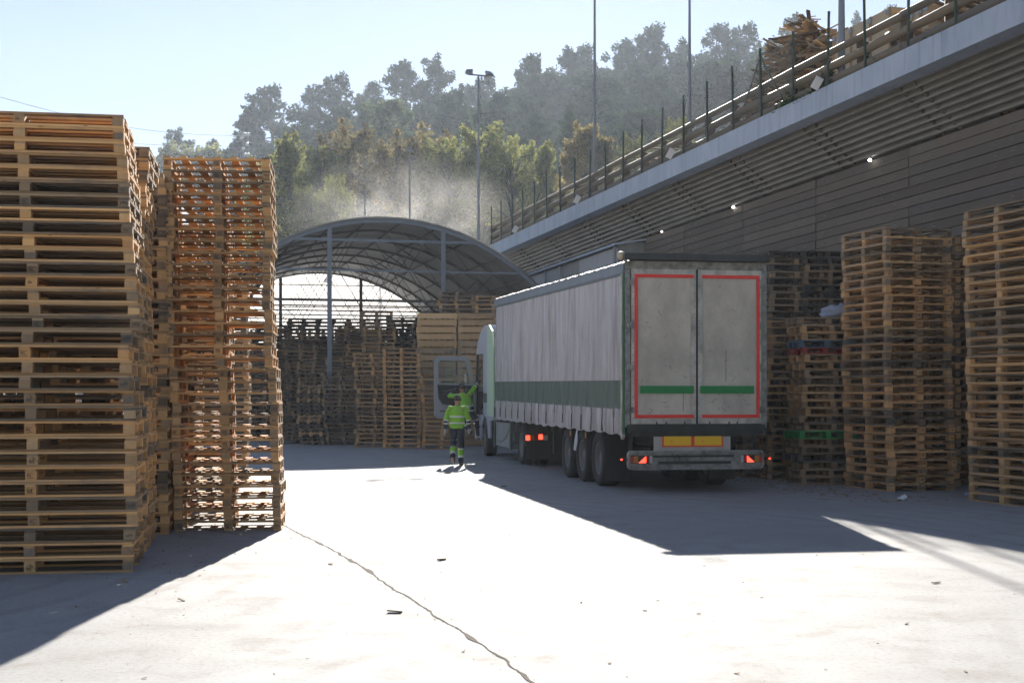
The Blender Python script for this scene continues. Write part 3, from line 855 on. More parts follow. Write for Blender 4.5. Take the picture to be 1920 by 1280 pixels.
KA = PalletKind(1.92, 1.25, .144, 'along', [M['pine'], M['pine2'], M['pine'], M['old']], 7, 2, 1)
KA2 = PalletKind(1.92, 1.25, .128, 'along', [M['pine'], M['pine'], M['pine2'], M['old']], 7, 2, 2)
KB = PalletKind(1.32, 1.05, .145, 'across', [M['pine2'], M['pine']], 7, 2, 3, bw=.095)
KC = PalletKind(1.34, 1.48, .144, 'across', [M['pine'], M['pine2'], M['pine'], M['old']], 6, 2, 4)
KE = PalletKind(1.2, .8, .144, 'along', [M['pine2'], M['old'], M['pine2']], 5, 2, 5)
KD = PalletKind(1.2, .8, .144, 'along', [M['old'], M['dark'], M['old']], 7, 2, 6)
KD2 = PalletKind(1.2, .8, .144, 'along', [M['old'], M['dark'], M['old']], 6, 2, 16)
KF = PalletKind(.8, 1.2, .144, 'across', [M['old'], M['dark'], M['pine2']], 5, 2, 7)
KG = PalletKind(1.2, .8, .144, 'along', [M['pine2'], M['pine']], 5, 2, 8)

def corner(px, py): p = gp(px, py); return (p.x, p.y)
T = math.atan
# A: left foreground, lower half of one size, upper half of another
gA = 'pallets stacked at the left edge'
cA = corner(253, 1072)
def leanA(z): return ((-.02 + .03 * math.sin(z * 2.1)) if z < 2.3 else (.05 - .085 * (z - 2.3)), 0)
zt = stack(KA, cA, T(.17), 16, 'full', lambda i: 'pale wide pallet, %s from the ground in the foreground stack at the left edge' % ordw(i), gA, leanA, .018, seed=1)
def stack_up(kind, corner_, yaw, n, z0, mode, label, group, lean, jit, first, seed=0, side='R'):
    random.seed(seed); z = z0; c, s_ = math.cos(yaw), math.sin(yaw); sg = -1 if side == 'R' else 1
    for i in range(n):
        lx, ly = lean(z); ox = sg * kind.w / 2 + lx + random.uniform(-jit, jit); oy = ly + random.uniform(-jit, jit)
        loc = (corner_[0] + ox * c - oy * s_, corner_[1] + ox * s_ + oy * c, z + .001)
        (place_full if mode == 'full' else place_single)(kind, random.randrange(99), loc, yaw + random.uniform(-.01, .01), label(i + first), group); z += kind.h + .001
    return z
stack_up(KA2, cA, T(.17), 16, zt, 'full', lambda i: 'pale wide pallet, %s from the ground in the foreground stack at the left edge' % ordw(i), gA, leanA, .012, 17, 2)
# A2, A3 behind it
cA2 = (-3.637 - .17 * 1.75, 13.66 + 1.75)
stack(KA2, (cA2[0] - .03, cA2[1]), T(.17), 34, 'single', lambda i: 'pallet %s from the ground in the stack showing directly behind the left-edge stack' % ordw(i), 'pallets behind the left-edge stack', lambda z: (.03 * math.sin(z * 1.7), 0), .02, seed=3)
stack(KA2, (-4.22, 17.3), T(.12), 34, 'single', lambda i: 'pallet %s from the ground in the hindmost of the three left stacks' % ordw(i), 'pallets in the third left stack', lambda z: (.04 - .03 * z * .3, 0), .02, seed=4)
# B: see-through leaning stack
def leanB(z): return (-.028 * z - (.05 if z > 2.0 else 0) + (.04 if z > 3.4 else 0), 0)
stack(KB, corner(528, 994), T(.11), 32, 'full', lambda i: 'pallet %s from the ground in the leaning see-through stack' % ordw(i), 'pallets of the leaning see-through stack', leanB, .014, seed=5)
for X, Z, n in ((-6.9, 15.4, 33), (-6.5, 17.5, 33), (-8.6, 17.5, 33), (-6.9, 20.5, 32), (-5.9, 26.6, 30), (-7.4, 26.4, 30), (-8.6, 15.0, 32)):
    stack(KA2, (X + .96, Z), T(.15), n, 'stuff', seed=int(-X * 10), jit=.03)  # added stacks, mostly out of view, blocking sun leaks in the left shadow
stack(KC, (-5.45, 20.6), T(.15), 29, 'stuff', side='L', seed=6)
stack(KE, (-6.0, 23.8), T(.15), 24, 'stuff', side='L', seed=7, jit=.04)
# C: right-hand stack seen on its corner; D at the right edge
stack(KC, corner(1666, 922), R(18), 32, 'full', lambda i: 'pallet %s from the ground in the corner-on stack right of the truck' % ordw(i), 'pallets of the corner-on stack right of the truck', lambda z: (-.012 * z - (.05 if z < 1.3 else 0) * 0 + (.04 if z < 1.3 else 0), 0), .022, side='L', seed=8, rotj=.02)
# D: rear-left corner at (1816,938); its left face runs towards the camera off the frame
cD = corner(1816, 938); yd = R(17)
nearD = (cD[0] + math.sin(yd) * 1.72, cD[1] - math.cos(yd) * 1.72)
KDD = PalletKind(1.25, 1.72, .144, 'across', [M['pine'], M['pine2'], M['pine2'], M['old']], 6, 2, 9)
stack(KDD, nearD, yd, 32, 'full', lambda i: 'pallet %s from the ground in the stack cut by the right edge' % ordw(i), 'pallets of the stack at the right edge', lambda z: (-.022 * z, 0), .022, side='L', seed=9, rotj=.015)
# behind C and D
stack(KC, (7.62, 26.2), R(15), 32, 'stuff', side='L', seed=10)
stack(KC, (8.9, 24.6), R(15), 31, 'stuff', side='L', seed=101)
# E: jumbled stacks beside the truck tail
def e1var(i): return random.randrange(99)
z = stack(KE, corner(1438, 899), T(.14), 22, 'single', lambda i: 'used pallet %s from the ground in the jumbled stack touching the truck tail' % ordw(i), 'pallets stacked beside the truck tail', lambda z: (.05 * math.sin(z * 3), 0), .05, side='L', seed=11, rotj=.03)
M['bluewood'] = paint('blue_painted_board', (.05, .12, .20), .6, .4); KBl = PalletKind(1.1, .8, .144, 'along', [M['bluewood']], 5, 1, 12)
KGr = PalletKind(1.15, .8, .15, 'along', [M['green_plastic']], 7, 1, 13); KRd = PalletKind(.9, .8, .12, 'along', [M['red_plastic']], 5, 1, 14)
cE = corner(1503, 908); random.seed(12); z = 0.0
names = {6: (KGr, 'green plastic pallet in the low stack between truck and corner-on stack', 'green_pallet'), 17: (KRd, 'small red pallet under the blue one in the low jumbled stack', 'red_pallet'), 18: (KBl, 'blue painted pallet near the top of the low jumbled stack', 'blue_pallet')}
for i in range(22):
    K_, lab, nm = names.get(i, (KD if i < 9 else KE, 'weathered pallet %s from the ground in the low jumbled stack beside the corner-on stack' % ordw(i + 1), 'wooden_pallet'))
    loc = (cE[0] + K_.w / 2 + random.uniform(-.09, .06) - (.12 if i == 6 else 0), cE[1] + random.uniform(-.05, .05) - (.08 if i in names else 0), z + .001)
    o = place_single(K_, random.randrange(99), loc, T(.14) + random.uniform(-.05, .05), lab, 'pallets of the low jumbled stack'); o.name = nm
    z += K_.h + .001
# tall dark stacks at the back, only their upper part shows
for px, nm, st in ((1442, 'left', 12), (1507, 'right', 13)):
    X = (px - 960) / F * 30.5
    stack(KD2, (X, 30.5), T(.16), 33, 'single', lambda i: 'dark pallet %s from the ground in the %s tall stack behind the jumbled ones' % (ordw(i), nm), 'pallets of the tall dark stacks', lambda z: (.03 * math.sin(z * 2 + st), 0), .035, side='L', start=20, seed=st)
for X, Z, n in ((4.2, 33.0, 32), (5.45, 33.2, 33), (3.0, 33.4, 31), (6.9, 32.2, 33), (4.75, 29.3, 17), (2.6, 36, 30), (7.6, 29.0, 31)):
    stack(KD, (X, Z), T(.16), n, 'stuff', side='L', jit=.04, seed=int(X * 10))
# white bag resting on the low jumbled stack
zb = z
bg_ = MB(); k = 16; vs = []
for j in range(9):
    v = j / 8; r = math.sin(math.pi * (.12 + .86 * v)) ** .6
    for i in range(k):
        a = 2 * math.pi * i / k; q = 1 + .45 * noise.noise(Vector((math.cos(a) * 1.6, math.sin(a) * 1.6, v * 3)))
        vs.append((math.cos(a) * .34 * r * q, math.sin(a) * .26 * r * q, .22 * v * q + .07 * noise.noise(Vector((math.cos(a) * 2.5, math.sin(a) * 2.5, v * 2)))))
bg_.add(vs, [(j * k + i, j * k + (i + 1) % k, (j + 1) * k + (i + 1) % k, (j + 1) * k + i) for j in range(8) for i in range(k)] + [tuple(range(k - 1, -1, -1)), tuple(range(8 * k, 9 * k))], 0, .5, smooth=True)
tag(bg_.build('plastic_sack', paint('pale_sack', (.42, .46, .56), .45, .15, bump=.5), None, (cE[0] + .78, cE[1] + .4, zb - .0)), 'slumped pale plastic sack lying on the low jumbled stack', 'sack')

# stacks in and before the arched shed
gG = 'pallets of the neat stack left of the open truck door'
stack(KG, corner(718, 840), T(.05), 22, 'single', lambda i: 'pallet %s from the ground in the neat stack left of the truck door' % ordw(i), gG, lambda z: (.02 * math.sin(z * 2), 0), .02, side='L', seed=20)
random.seed(30)
def col_(px, py, n, K_, jit=.05, seed=0, yaw=.05, side='L', dz=0):
    stack(K_, corner(px, py), T(yaw), n, 'stuff', side=side, jit=jit, seed=seed, rotj=.03, lean=lambda z: (.06 * math.sin(z * 1.7 + seed), 0))
col_(664, 838, 21, KE, .07, 31)
col_(790, 842, 16, KG, .03, 32); col_(607, 834, 17, KD, .06, 33); col_(560, 834, 14, KF, .05, 34)
col_(520, 832, 8, KD, .06, 35); col_(610, 829, 21, KD, .06, 43); col_(560, 829, 20, KD, .05, 44)
for px, py, n, K_, sd in ((512, 824, 30, KD, 36), (536, 824, 31, KD, 37), (590, 823, 32, KD, 38), (648, 823, 31, KE, 39), (678, 826, 33, KE, 40), (727, 824, 32, KD, 41), (480, 824, 30, KD, 42), (770, 826, 30, KD, 45), (440, 826, 28, KD, 46)):
    col_(px, py, n, K_, .05, sd)
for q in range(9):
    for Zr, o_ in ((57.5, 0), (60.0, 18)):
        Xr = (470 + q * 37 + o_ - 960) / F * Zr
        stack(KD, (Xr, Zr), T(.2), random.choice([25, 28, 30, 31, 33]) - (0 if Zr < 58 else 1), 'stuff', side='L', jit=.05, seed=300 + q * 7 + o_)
# pale shallow crates with solid board sides
def crate_mesh(w, d, h, mat, seed):
    random.seed(seed); b = MB()
    t = .02
    b.box((0, t / 2, h * .58), (w, t, h * .72), axis=0); b.box((0, d - t / 2, h * .58), (w, t, h * .72), axis=0)
    for s_ in (-1, 1):
        b.box((s_ * (w / 2 - t / 2), d / 2, h * .42), (t, d - 2 * t, h * .3), axis=1); b.box((s_ * (w / 2 - t / 2), d / 2, h * .8), (t, d - 2 * t, h * .26), axis=1)
        for y in (.05, d / 2, d - .05): b.box((s_ * (w / 2 - .06), y, h * .5), (.07, .07, h * .97))
    for y in (.05, d / 2, d - .05): b.box((0, y, .012), (w, .09, .02), axis=0)
    for k in range(7): b.box((-w / 2 + .08 + (w - .16) * k / 6, d / 2, h * .24), (.11, d - .06, .018), axis=1)
    return b.mesh('shallow_crate', mat)
crm = [crate_mesh(1.32, .95, .232, M['collar'], s_) for s_ in (1, 2, 3)]
def crates(px, Z, n, z0, side_lab, seed, w=1.32):
    random.seed(seed); X = (px - 960) / F * Z
    for i in range(n):
        o = link('shallow_crate', random.choice(crm), None, (X + .66 + random.uniform(-.03, .03), Z + random.uniform(-.03, .03), z0 + i * .2335), (0, 0, T(.08) + random.uniform(-.015, .015)))
        tag(o, 'pale board-sided crate, %s from the bottom of the %s crate stack' % (ordw(i + 1), side_lab), 'crate', 'pale board-sided crates')
crates(782, 47.5, 19, .0, 'left', 1); crates(858, 47.5, 19, .0, 'right', 2)
zc = 19 * .2335
for px, nn_, s_, dz_ in ((822, 5, 50, 0), (889, 4, 51, 0)):
    stack_X = (px - 960) / F * 47.7; random.seed(s_)
    for i in range(nn_):
        o = place_single(KE, random.randrange(99), (stack_X + .6 + random.uniform(-.05, .05), 47.8, zc + .002 + i * .1455), random.uniform(-.1, .1), 'pallet %s from the bottom of the small pile on the %s crate stack' % (ordw(i + 1), 'left' if px == 822 else 'right'), 'pallets on top of the crate stacks')
for px, w_ in ((700, 0),):
    pass
mg = stuffmb.build('stacked_pallets', stuffmats); tag(mg, 'mass of weathered pallets stacked in and behind the visible rows, some added to block sun', 'pallets', kind='stuff')
# ------------------------------------------------------------------ articulated truck (x right, y forward, z up; origin at rear left corner)
TY = T(.179)
tk = empty('articulated_truck', (1.94, 24.4, 0), TY)
tag(tk, 'articulated truck with grey curtain-sided trailer, green stripe and red-taped rear doors', 'truck')
W = 2.55; LT = 13.6
def zr(z, y): return z + y / 13.6 * (.05 + .20 * max(0, (z - 1.1)) / 2.7)
M['curtain'] = None
def curtain_mat():
    m, nt, out = newmat('grey_tarpaulin')
    ob = coords(nt, 'Object'); sep = nt.nodes.new('ShaderNodeSeparateXYZ'); nt.links.new(ob, sep.inputs[0])
    z = sep.outputs[2]; y = sep.outputs[1]
    n1 = noise_n(nt, coords(nt, 'Object', (1, 1.6, .16)), 3.0, 6, .7); n2 = noise_n(nt, ob, 1.2, 4, .6)
    c = mixc(nt, ramp(nt, n2, [(.35, 0.), (.7, 1.)]), (.46, .425, .45), (.55, .52, .56))
    c = mixc(nt, math_n(nt, 'MULTIPLY', ramp(nt, n1, [(.44, 0.), (.66, 1.)]), .72), c, (.17, .16, .16))
    # vertical wear lines at the seams and the green band printed on the cloth
    fr = math_n(nt, 'ABSOLUTE', math_n(nt, 'SUBTRACT', math_n(nt, 'FRACT', math_n(nt, 'DIVIDE', math_n(nt, 'SUBTRACT', y, .58), .845)), .5))
    ln = ramp(nt, fr, [(.480, 0.), (.494, 1.)])
    c = mixc(nt, math_n(nt, 'MULTIPLY', ln, .45), c, (.60, .58, .60))
    # band limits rise gently towards the front
    slope = math_n(nt, 'MULTIPLY', y, .0075)
    zz = math_n(nt, 'SUBTRACT', z, slope)
    band = math_n(nt, 'MULTIPLY', math_n(nt, 'GREATER_THAN', zz, 1.49), math_n(nt, 'LESS_THAN', zz, 1.95))
    edge = math_n(nt, 'MULTIPLY', math_n(nt, 'GREATER_THAN', math_n(nt, 'ADD', zz, math_n(nt, 'MULTIPLY', noise_n(nt, coords(nt, 'Object', (1, 6, 1)), 5, 3, .7), .10)), 1.50), math_n(nt, 'LESS_THAN', zz, 1.95))
    gcol = mixc(nt, n1, (.018, .062, .048), (.034, .075, .062))
    c = mixc(nt, edge, c, gcol)
    principled(nt, out, c, .5, 0, bump_n(nt, n1, .25, .01), .4)
    return m
M['curtain'] = curtain_mat()
M['rail'] = paint('dusty_blue_grey_rail', (.16, .20, .24), .5, .35, (.12, .12, .12), 3)
M['tarp_top'] = paint('pale_roof_tarp', (.52, .52, .56), .5, .2, (.25, .25, .26), 6, bump=.5)
M['door'] = paint('dirty_pale_door', (.68, .62, .51), .42, .5, (.16, .15, .125), 1.6, .0, .08, (1, 1, .7), .5)
M['doorframe'] = paint('scuffed_aluminium', (.60, .57, .50), .4, .65, (.08, .08, .075), 5, .35, .1, (1, 1, .6), .5)
M['header'] = paint('stained_header', (.42, .40, .33), .5, .9, (.03, .03, .028), 5, .0, .1, (1, 1, 1), .48)
M['blackrail'] = paint('dark_rubber_rail', (.045, .05, .05), .6, .4, (.12, .12, .12), 6)
M['redtape'] = paint('red_reflective_tape', (.95, .045, .035), .35, .12, (.3, .05, .04), 8)
M['greenband'] = paint('green_band_paint', (.012, .27, .06), .45, .2, (.03, .1, .05), 5)
M['greenpost'] = paint('green_post_paint', (.03, .14, .06), .45, .45, (.10, .12, .10), 5)
M['chassis'] = paint('dirty_chassis', (.035, .042, .036), .7, .5, (.10, .09, .075), 4)
M['worn'] = paint('worn_grey_steel', (.38, .38, .35), .5, .8, (.06, .06, .055), 6, .3, .2, (1, 1, 1), .48)
M['plateboard'] = paint('pale_grey_board', (.52, .50, .45), .5, .4, (.14, .13, .12), 5)
M['yellow'] = paint('yellow_reflector', (1, .58, .01), .35, .1, (.7, .4, .02), 12); M['orange'] = paint('orange_border', (.85, .10, .03), .4, .2, (.4, .05, .02), 8)
M['rim'] = paint('dusty_wheel_steel', (.20, .21, .22), .5, .5, (.10, .09, .08), 8, .4)
M['redlamp'] = emit('lit_red_lamp', (1, .06, .03), 1.5, (.6, .02, .02)); M['redlens'] = paint('red_lens', (.40, .02, .02), .25, .2); M['amber'] = paint('amber_lens', (.55, .20, .02), .25, .2); M['clear'] = paint('clear_lens', (.55, .55, .55), .25, .2)
M['cabwhite'] = paint('cab_white_paint', (.46, .50, .58), .3, .15, (.3, .3, .3), 2); M['fairing'] = paint('green_lit_white_fairing', (.50, .68, .50), .4, .12, (.3, .35, .3), 2)  # fairing: green tint in the colour stands for bounced sunlight on white
M['trim'] = paint('black_cab_trim', (.018, .018, .02), .6, .2); M['doorpaint'] = paint('cab_door_grey', (.38, .38, .40), .35, .25, (.15, .15, .15), 3)

# curtain: folds between the seams; the skirt hangs below the green band
def curtain(x0, sgn, name):
    cu = MB(); ny, nz = 150, 34; vs = []
    y0, y1 = .14, LT - .12
    for j in range(nz + 1):
        for i in range(ny + 1):
            y = y0 + (y1 - y0) * i / ny
            zb = 1.03 - .035 * abs(math.sin((y - .58) / .845 * math.pi)) + .02 * noise.noise(Vector((y * .8, 2, 0)))
            t = j / nz; z = zr(zb + (3.77 - zb) * t, y)
            ph = (y - .58) / .845
            amp = .034 * math.sin(math.pi * min(1, t * 1.0)) + .008
            d = amp * (abs(math.sin(ph * math.pi)) - .5) * 1.6 + .018 * noise.noise(Vector((y * 1.6, z * .5, sgn * 3))) + .008 * noise.noise(Vector((y * 6, z * 1.2, 5)))
            if t < .17:
                d += .025 * math.sin(t / .17 * math.pi) * (1 - .4 * abs(math.sin(ph * math.pi))) + (.02 * (1 - t / .17))
            vs.append((x0 + sgn * (d + .01), y, z))
    n = ny + 1
    fs = [(j * n + i, j * n + i + 1, (j + 1) * n + i + 1, (j + 1) * n + i) for j in range(nz) for i in range(ny)]
    cu.add(vs, fs, 0, .5, smooth=True)
    return cu.build(name, M['curtain'], tk)
cL = curtain(.02, -1, 'curtain_side'); cR = curtain(W - .02, 1, 'curtain_side')
# buckles and straps along the hem
random.seed(3)
bu = MB(); stp = MB()
for k in range(16):
    y = .58 + .845 * k
    z = zr(1.38, y)
    bu.box((-.055, y, z + .0), (.02, .06, .16)); bu.box((-.06, y + .02, z + .02), (.018, .02, .20), Euler((.12, 0, 0)).to_matrix())
    stp.bar((-.058, y, z - .08), (-.062, y + random.uniform(-.02, .04), z - .27 - random.uniform(0, .10)), .012, random.uniform(.022, .045))
    if random.random() < .4: stp.bar((-.060, y, z - .12), (-.064, y - .07, z - .36), .008, .03)
bu.build('buckle_row', M['worn'], tk); stp.build('hem_strap', M['black'], tk)
# bed, side rave, floor, front bulkhead
b = MB(); b.box((W / 2, LT / 2, 1.13), (W - .10, LT - .1, .20)); b.build('load_bed', M['chassis'], tk)
b = MB(); b.add([(.04, LT - .06, 1.1), (W - .04, LT - .06, 1.1), (W - .04, LT - .06, zr(3.9, LT)), (.04, LT - .06, zr(3.9, LT)), (.04, LT, 1.1), (W - .04, LT, 1.1), (W - .04, LT, zr(3.9, LT)), (.04, LT, zr(3.9, LT))], [(0, 1, 2, 3), (4, 7, 6, 5), (0, 3, 7, 4), (1, 5, 6, 2), (3, 2, 6, 7)], 0, .5)
b.build('front_bulkhead', M['doorframe'], tk)
# roof rails (tilted profile) and roof tarp with scalloped edge
for s, x in ((0, -.015), (1, W + .015)):
    b = MB(); sg = 1 if s == 0 else -1
    prof = [(x, 3.76), (x - sg * .02, 3.80), (x, 3.97), (x + sg * .09, 4.0), (x + sg * .09, 3.76)]
    vs = [(px_, y, zr(pz_, y)) for y in (.05, LT) for px_, pz_ in prof]; n = 5
    b.add(vs, [(i, (i + 1) % n, n + (i + 1) % n, n + i) for i in range(n)] + [(4, 3, 2, 1, 0), (5, 6, 7, 8, 9)], 0, .5); b.build('roof_rail', M['rail'], tk)
rt = MB(); nx_, ny_ = 12, 130; vs = []
for j in range(ny_ + 1):
    y = .02 + (LT - .02) * j / ny_
    sc_ = abs(math.sin(y / .62 * math.pi / 1.0))
    for i in range(nx_ + 1):
        u = i / nx_; x = -.02 + (W + .04) * u
        e = min(u, 1 - u); z = 4.02 + .05 * min(1, e * 5) + .015 * noise.noise(Vector((x * 2, y * 1.5, 0)))
        if i in (0, nx_): z = 3.955 + .02 * sc_; x += (-.012 if i == 0 else .012) * sc_
        vs.append((x, y, zr(z, y)))
n = nx_ + 1
rt.add(vs, [(j * n + i, j * n + i + 1, (j + 1) * n + i + 1, (j + 1) * n + i) for j in range(ny_) for i in range(nx_)], 0, .5, smooth=True)
for k in range(21): rt.box((-.035, .5 + k * .62, zr(3.985, .5 + k * .62)), (.012, .03, .035), mi=1)
rt.build('roof_tarpaulin', [M['tarp_top'], M['trim']], tk)
b = MB(); b.lathe([(-.09, .001), (-.08, .05), (0, .075), (.07, .05), (.09, .001)], 12, 'Y'); b.build('roller_cover', paint('yellowed_cap', (.60, .52, .36), .6, .2), tk, (-.04, .12, 4.10))
# rear portal
fr = MB()
fr.box((.045, .06, 2.5), (.09, .12, 2.7)); fr.box((W - .045, .06, 2.5), (.09, .12, 2.7))
fr.build('corner_post', M['worn'], tk)
b = MB(); b.tube([(-.012, .03, 1.02), (-.012, .03, 3.78)], .026, 8); b.build('curtain_pole', M['greenpost'], tk)
b = MB(); b.bar((-.035, .10, 1.0), (-.035, .10, 3.78), .02, .07); b.bar((-.03, .02, .96), (-.03, .13, 1.10), .05, .09); b.build('curtain_tensioner', M['doorframe'], tk)
b = MB(); b.box((W / 2, .05, 3.93), (W - .02, .10, .14)); b.build('rear_header', M['header'], tk)
b = MB(); b.box((W / 2, .0, 4.065), (W + .06, .22, .10)); b.box((W / 2, -.02, 4.10), (W + .03, .16, .05)); b.build('rear_roof_beam', M['blackrail'], tk)
# rear doors
def door(x0, x1, outer):
    d = MB(); d.box(((x0 + x1) / 2, .015, 2.53), (x1 - x0, .035, 2.66)); o = d.build('rear_door', M['door'], tk)
    f = MB(); w = .095
    yc = -.012
    def mit(p): f.add([(x, yc - .012, z) for x, z in p] + [(x, yc + .012, z) for x, z in p], [(0, 1, 2, 3), (7, 6, 5, 4), (0, 4, 5, 1), (1, 5, 6, 2), (2, 6, 7, 3), (3, 7, 4, 0)], 0, .5)
    z0, z1 = 1.20, 3.86; g_ = .003
    mit([(x0, z0 + g_), (x0 + w, z0 + w), (x0 + w, z1 - w), (x0, z1 - g_)]); mit([(x1, z0 + g_), (x1, z1 - g_), (x1 - w, z1 - w), (x1 - w, z0 + w)])
    mit([(x0 + g_, z0), (x1 - g_, z0), (x1 - w, z0 + w - g_), (x0 + w, z0 + w - g_)]); mit([(x0 + g_, z1), (x0 + w, z1 - w + g_), (x1 - w, z1 - w + g_), (x1 - g_, z1)])
    t = MB(); yt = -.008; tw = .058
    if outer == 'L': xa, xb = x0 + .055, x1 - .045
    else: xa, xb = x0 + .08, x1 - .035
    yq = -.029
    t.box(((xa + xb) / 2, yq, 3.745), (xb - xa, .004, tw)); t.box(((xa + xb) / 2, yq, 1.33), (xb - xa, .004, tw))
    xo = xa + tw / 2 if outer == 'L' else xb - tw / 2
    t.box((xo, yq, (3.745 + 1.33) / 2), (tw, .004, 3.745 - 1.33 - tw - .004)); t.build('red_marking_tape', M['redtape'], o)
    s = MB(); sa, sb = (.26, x1 - w + .05) if outer == 'L' else (x0 + w - .05, 2.31)
    s.box(((sa + sb) / 2, -.027, 1.79), (sb - sa, .004, .132)); s.build('green_band', M['greenband'], o)
    h = MB(); xh = x0 - .02 if outer == 'L' else x1 + .02
    for z in (3.63, 2.90, 2.17, 1.44):
        h.box((xh, -.03, z), (.13, .035, .10)); h.tube([(xh - .03, -.05, z - .07), (xh - .03, -.05, z + .07)], .016, 8)
    h.build('door_hinge', M['worn'], o)
    for z in [1.3 + k * .12 for k in range(22)]:
        f.box((x0 + .03, -.026, z), (.011, .006, .011), mi=1); f.box((x1 - .03, -.026, z), (.011, .006, .011), mi=1)
    f.build('door_frame', [M['doorframe'], M['trim']], o)
    # scratches and scuffs
    sc = MB(); random.seed(int(x0 * 100) + 4)
    for k in range(16):
        xx = random.uniform(x0 + .2, x1 - .2); zz = random.choice([random.uniform(1.4, 3.6), random.uniform(1.4, 1.75)]); L_ = random.uniform(.02, .13); a = random.uniform(0, 3.1)
        sc.box((xx, -.0045, zz), (L_, .002, random.uniform(.003, .006)), Euler((0, a, 0)).to_matrix())
    sc.box((x0 + .52 if outer == 'R' else x1 - .23, -.0045, 2.2 if outer == 'R' else 1.62), (.008, .002, .55 if outer == 'R' else .4))
    sc.build('scratches', M['blackrail'], o)
door(.105, 1.265, 'L'); door(1.285, 2.445, 'R')
b = MB(); b.box((1.275, -.018, 2.53), (.035, .02, 2.66)); b.build('door_seal', M['trim'], tk)
# sill and frame below the doors
b = MB(); b.box((W / 2, .05, 1.14), (W - .06, .12, .10)); b.box((W / 2, .09, 1.04), (W - .30, .10, .12)); b.build('rear_sill', M['chassis'], tk)
lt_ = MB()
for x in (.55, .72, 1.05, 1.5, 1.85, 2.0): lt_.box((x, -.02, 1.14), (.06, .03, .05)); lt_.tube([(x, -.04, 1.16), (x, -.04, 1.24)], .012, 6)
lt_.build('door_latch', M['chassis'], tk)
b = MB(); b.box((1.215, .06, .885), (1.38, .02, .32)); pbd = b.build('plate_board', M['plateboard'], tk)
for x in (.945, 1.495):
    b = MB(); b.box((x, .044, .905), (.548, .006, .215)); o = b.build('warning_plate', M['orange'], tk); b = MB(); b.box((x, .039, .905), (.488, .004, .160)); b.box((x - .11, .036, .90), (.008, .002, .03), Euler((0, .3, 0)).to_matrix(), mi=1); b.box((x - .095, .036, .90), (.008, .002, .03), Euler((0, -.3, 0)).to_matrix(), mi=1); b.build('yellow_field', [M['yellow'], M['orange']], o)
# bumper with rounded ends
b = MB()
def rr_prof(w, h, r, n=5):
    p = []
    for cx, cz, a0 in ((w / 2 - r, h / 2 - r, 0), (-w / 2 + r, h / 2 - r, 90), (-w / 2 + r, -h / 2 + r, 180), (w / 2 - r, -h / 2 + r, 270)):
        for k in range(n): a = R(a0 + 90 * k / (n - 1)); p.append((cx + math.cos(a) * r, cz + math.sin(a) * r))
    return p
po_ = rr_prof(2.44, .33, .07); pi_ = rr_prof(2.36, .25, .05)
n = len(po_)
vs = [(W / 2 + x, -.02, .575 + z) for x, z in po_] + [(W / 2 + x, -.02, .575 + z) for x, z in pi_] + [(W / 2 + x, .03, .575 + z) for x, z in pi_] + [(W / 2 + x, .10, .575 + z) for x, z in po_]
fs = [(i, (i + 1) % n, n + (i + 1) % n, n + i) for i in range(n)] + [(n + i, n + (i + 1) % n, 2 * n + (i + 1) % n, 2 * n + i) for i in range(n)] + [(3 * n + i, 3 * n + (i + 1) % n, (i + 1) % n, i) for i in range(n)] + [tuple(range(2 * n, 3 * n)), tuple(range(4 * n - 1, 3 * n - 1, -1))]
b.add(vs, [f[::-1] for f in fs], 0, .5); bmp = b.build('rear_bumper', M['worn'], tk)
b = MB(); b.box((1.2, .015, .64), (1.5, .03, .035)); b.box((1.25, .02, .53), (1.3, .03, .05)); b.tube([(.92 + .05 * math.cos(a * .7), -.03, .60 + .06 * math.sin(a * .7)) for a in range(9)], .012, 6); b.build('latch_bar', M['chassis'], bmp)
for x0, dr in ((.08, 1), (2.47, -1)):
    o = empty('tail_light', (0, 0, 0), 0, tk)
    b = MB(); b.box((x0 + dr * .18, .01, .59), (.38, .05, .135)); b.build('lamp_housing', M['trim'], o)
    b = MB(); b.box((x0 + dr * .035, -.018, .59), (.055, .012, .115)); b.build('red_lens', M['redlens'], o)
    b = MB(); b.box((x0 + dr * .105, -.018, .59), (.075, .012, .115)); b.build('amber_lens', M['amber'], o)
    b = MB(); xa = x0 + dr * .155; xb = x0 + dr * .285
    b.prism([(xa, .532), (xb, .532), (xb - dr * .0, .648)] if dr > 0 else [(xb, .532), (xa, .532), (xb, .648)], -.028, -.014); b.build('lit_triangle', M['redlamp'], o)
    b = MB(); b.box((x0 + dr * .315, -.018, .585), (.05, .012, .1)); b.build('red_lens', M['redlens'], o)
    b = MB(); b.box((x0 + dr * .375, -.018, .59), (.05, .012, .125)); b.build('clear_lens', M['clear'], o)
    b = MB(); b.lathe([(0, .001), (0, .018), (.04, .014), (.04, .001)], 10, 'Y'); b.build('side_marker', M['redlamp'], tk, (x0 - dr * .14, .0, .59))
    b = MB(); b.bar((x0 - dr * .14, .04, .59), (x0 + dr * .02, .04, .59), .025, .025); b.build('marker_arm', M['trim'], tk)
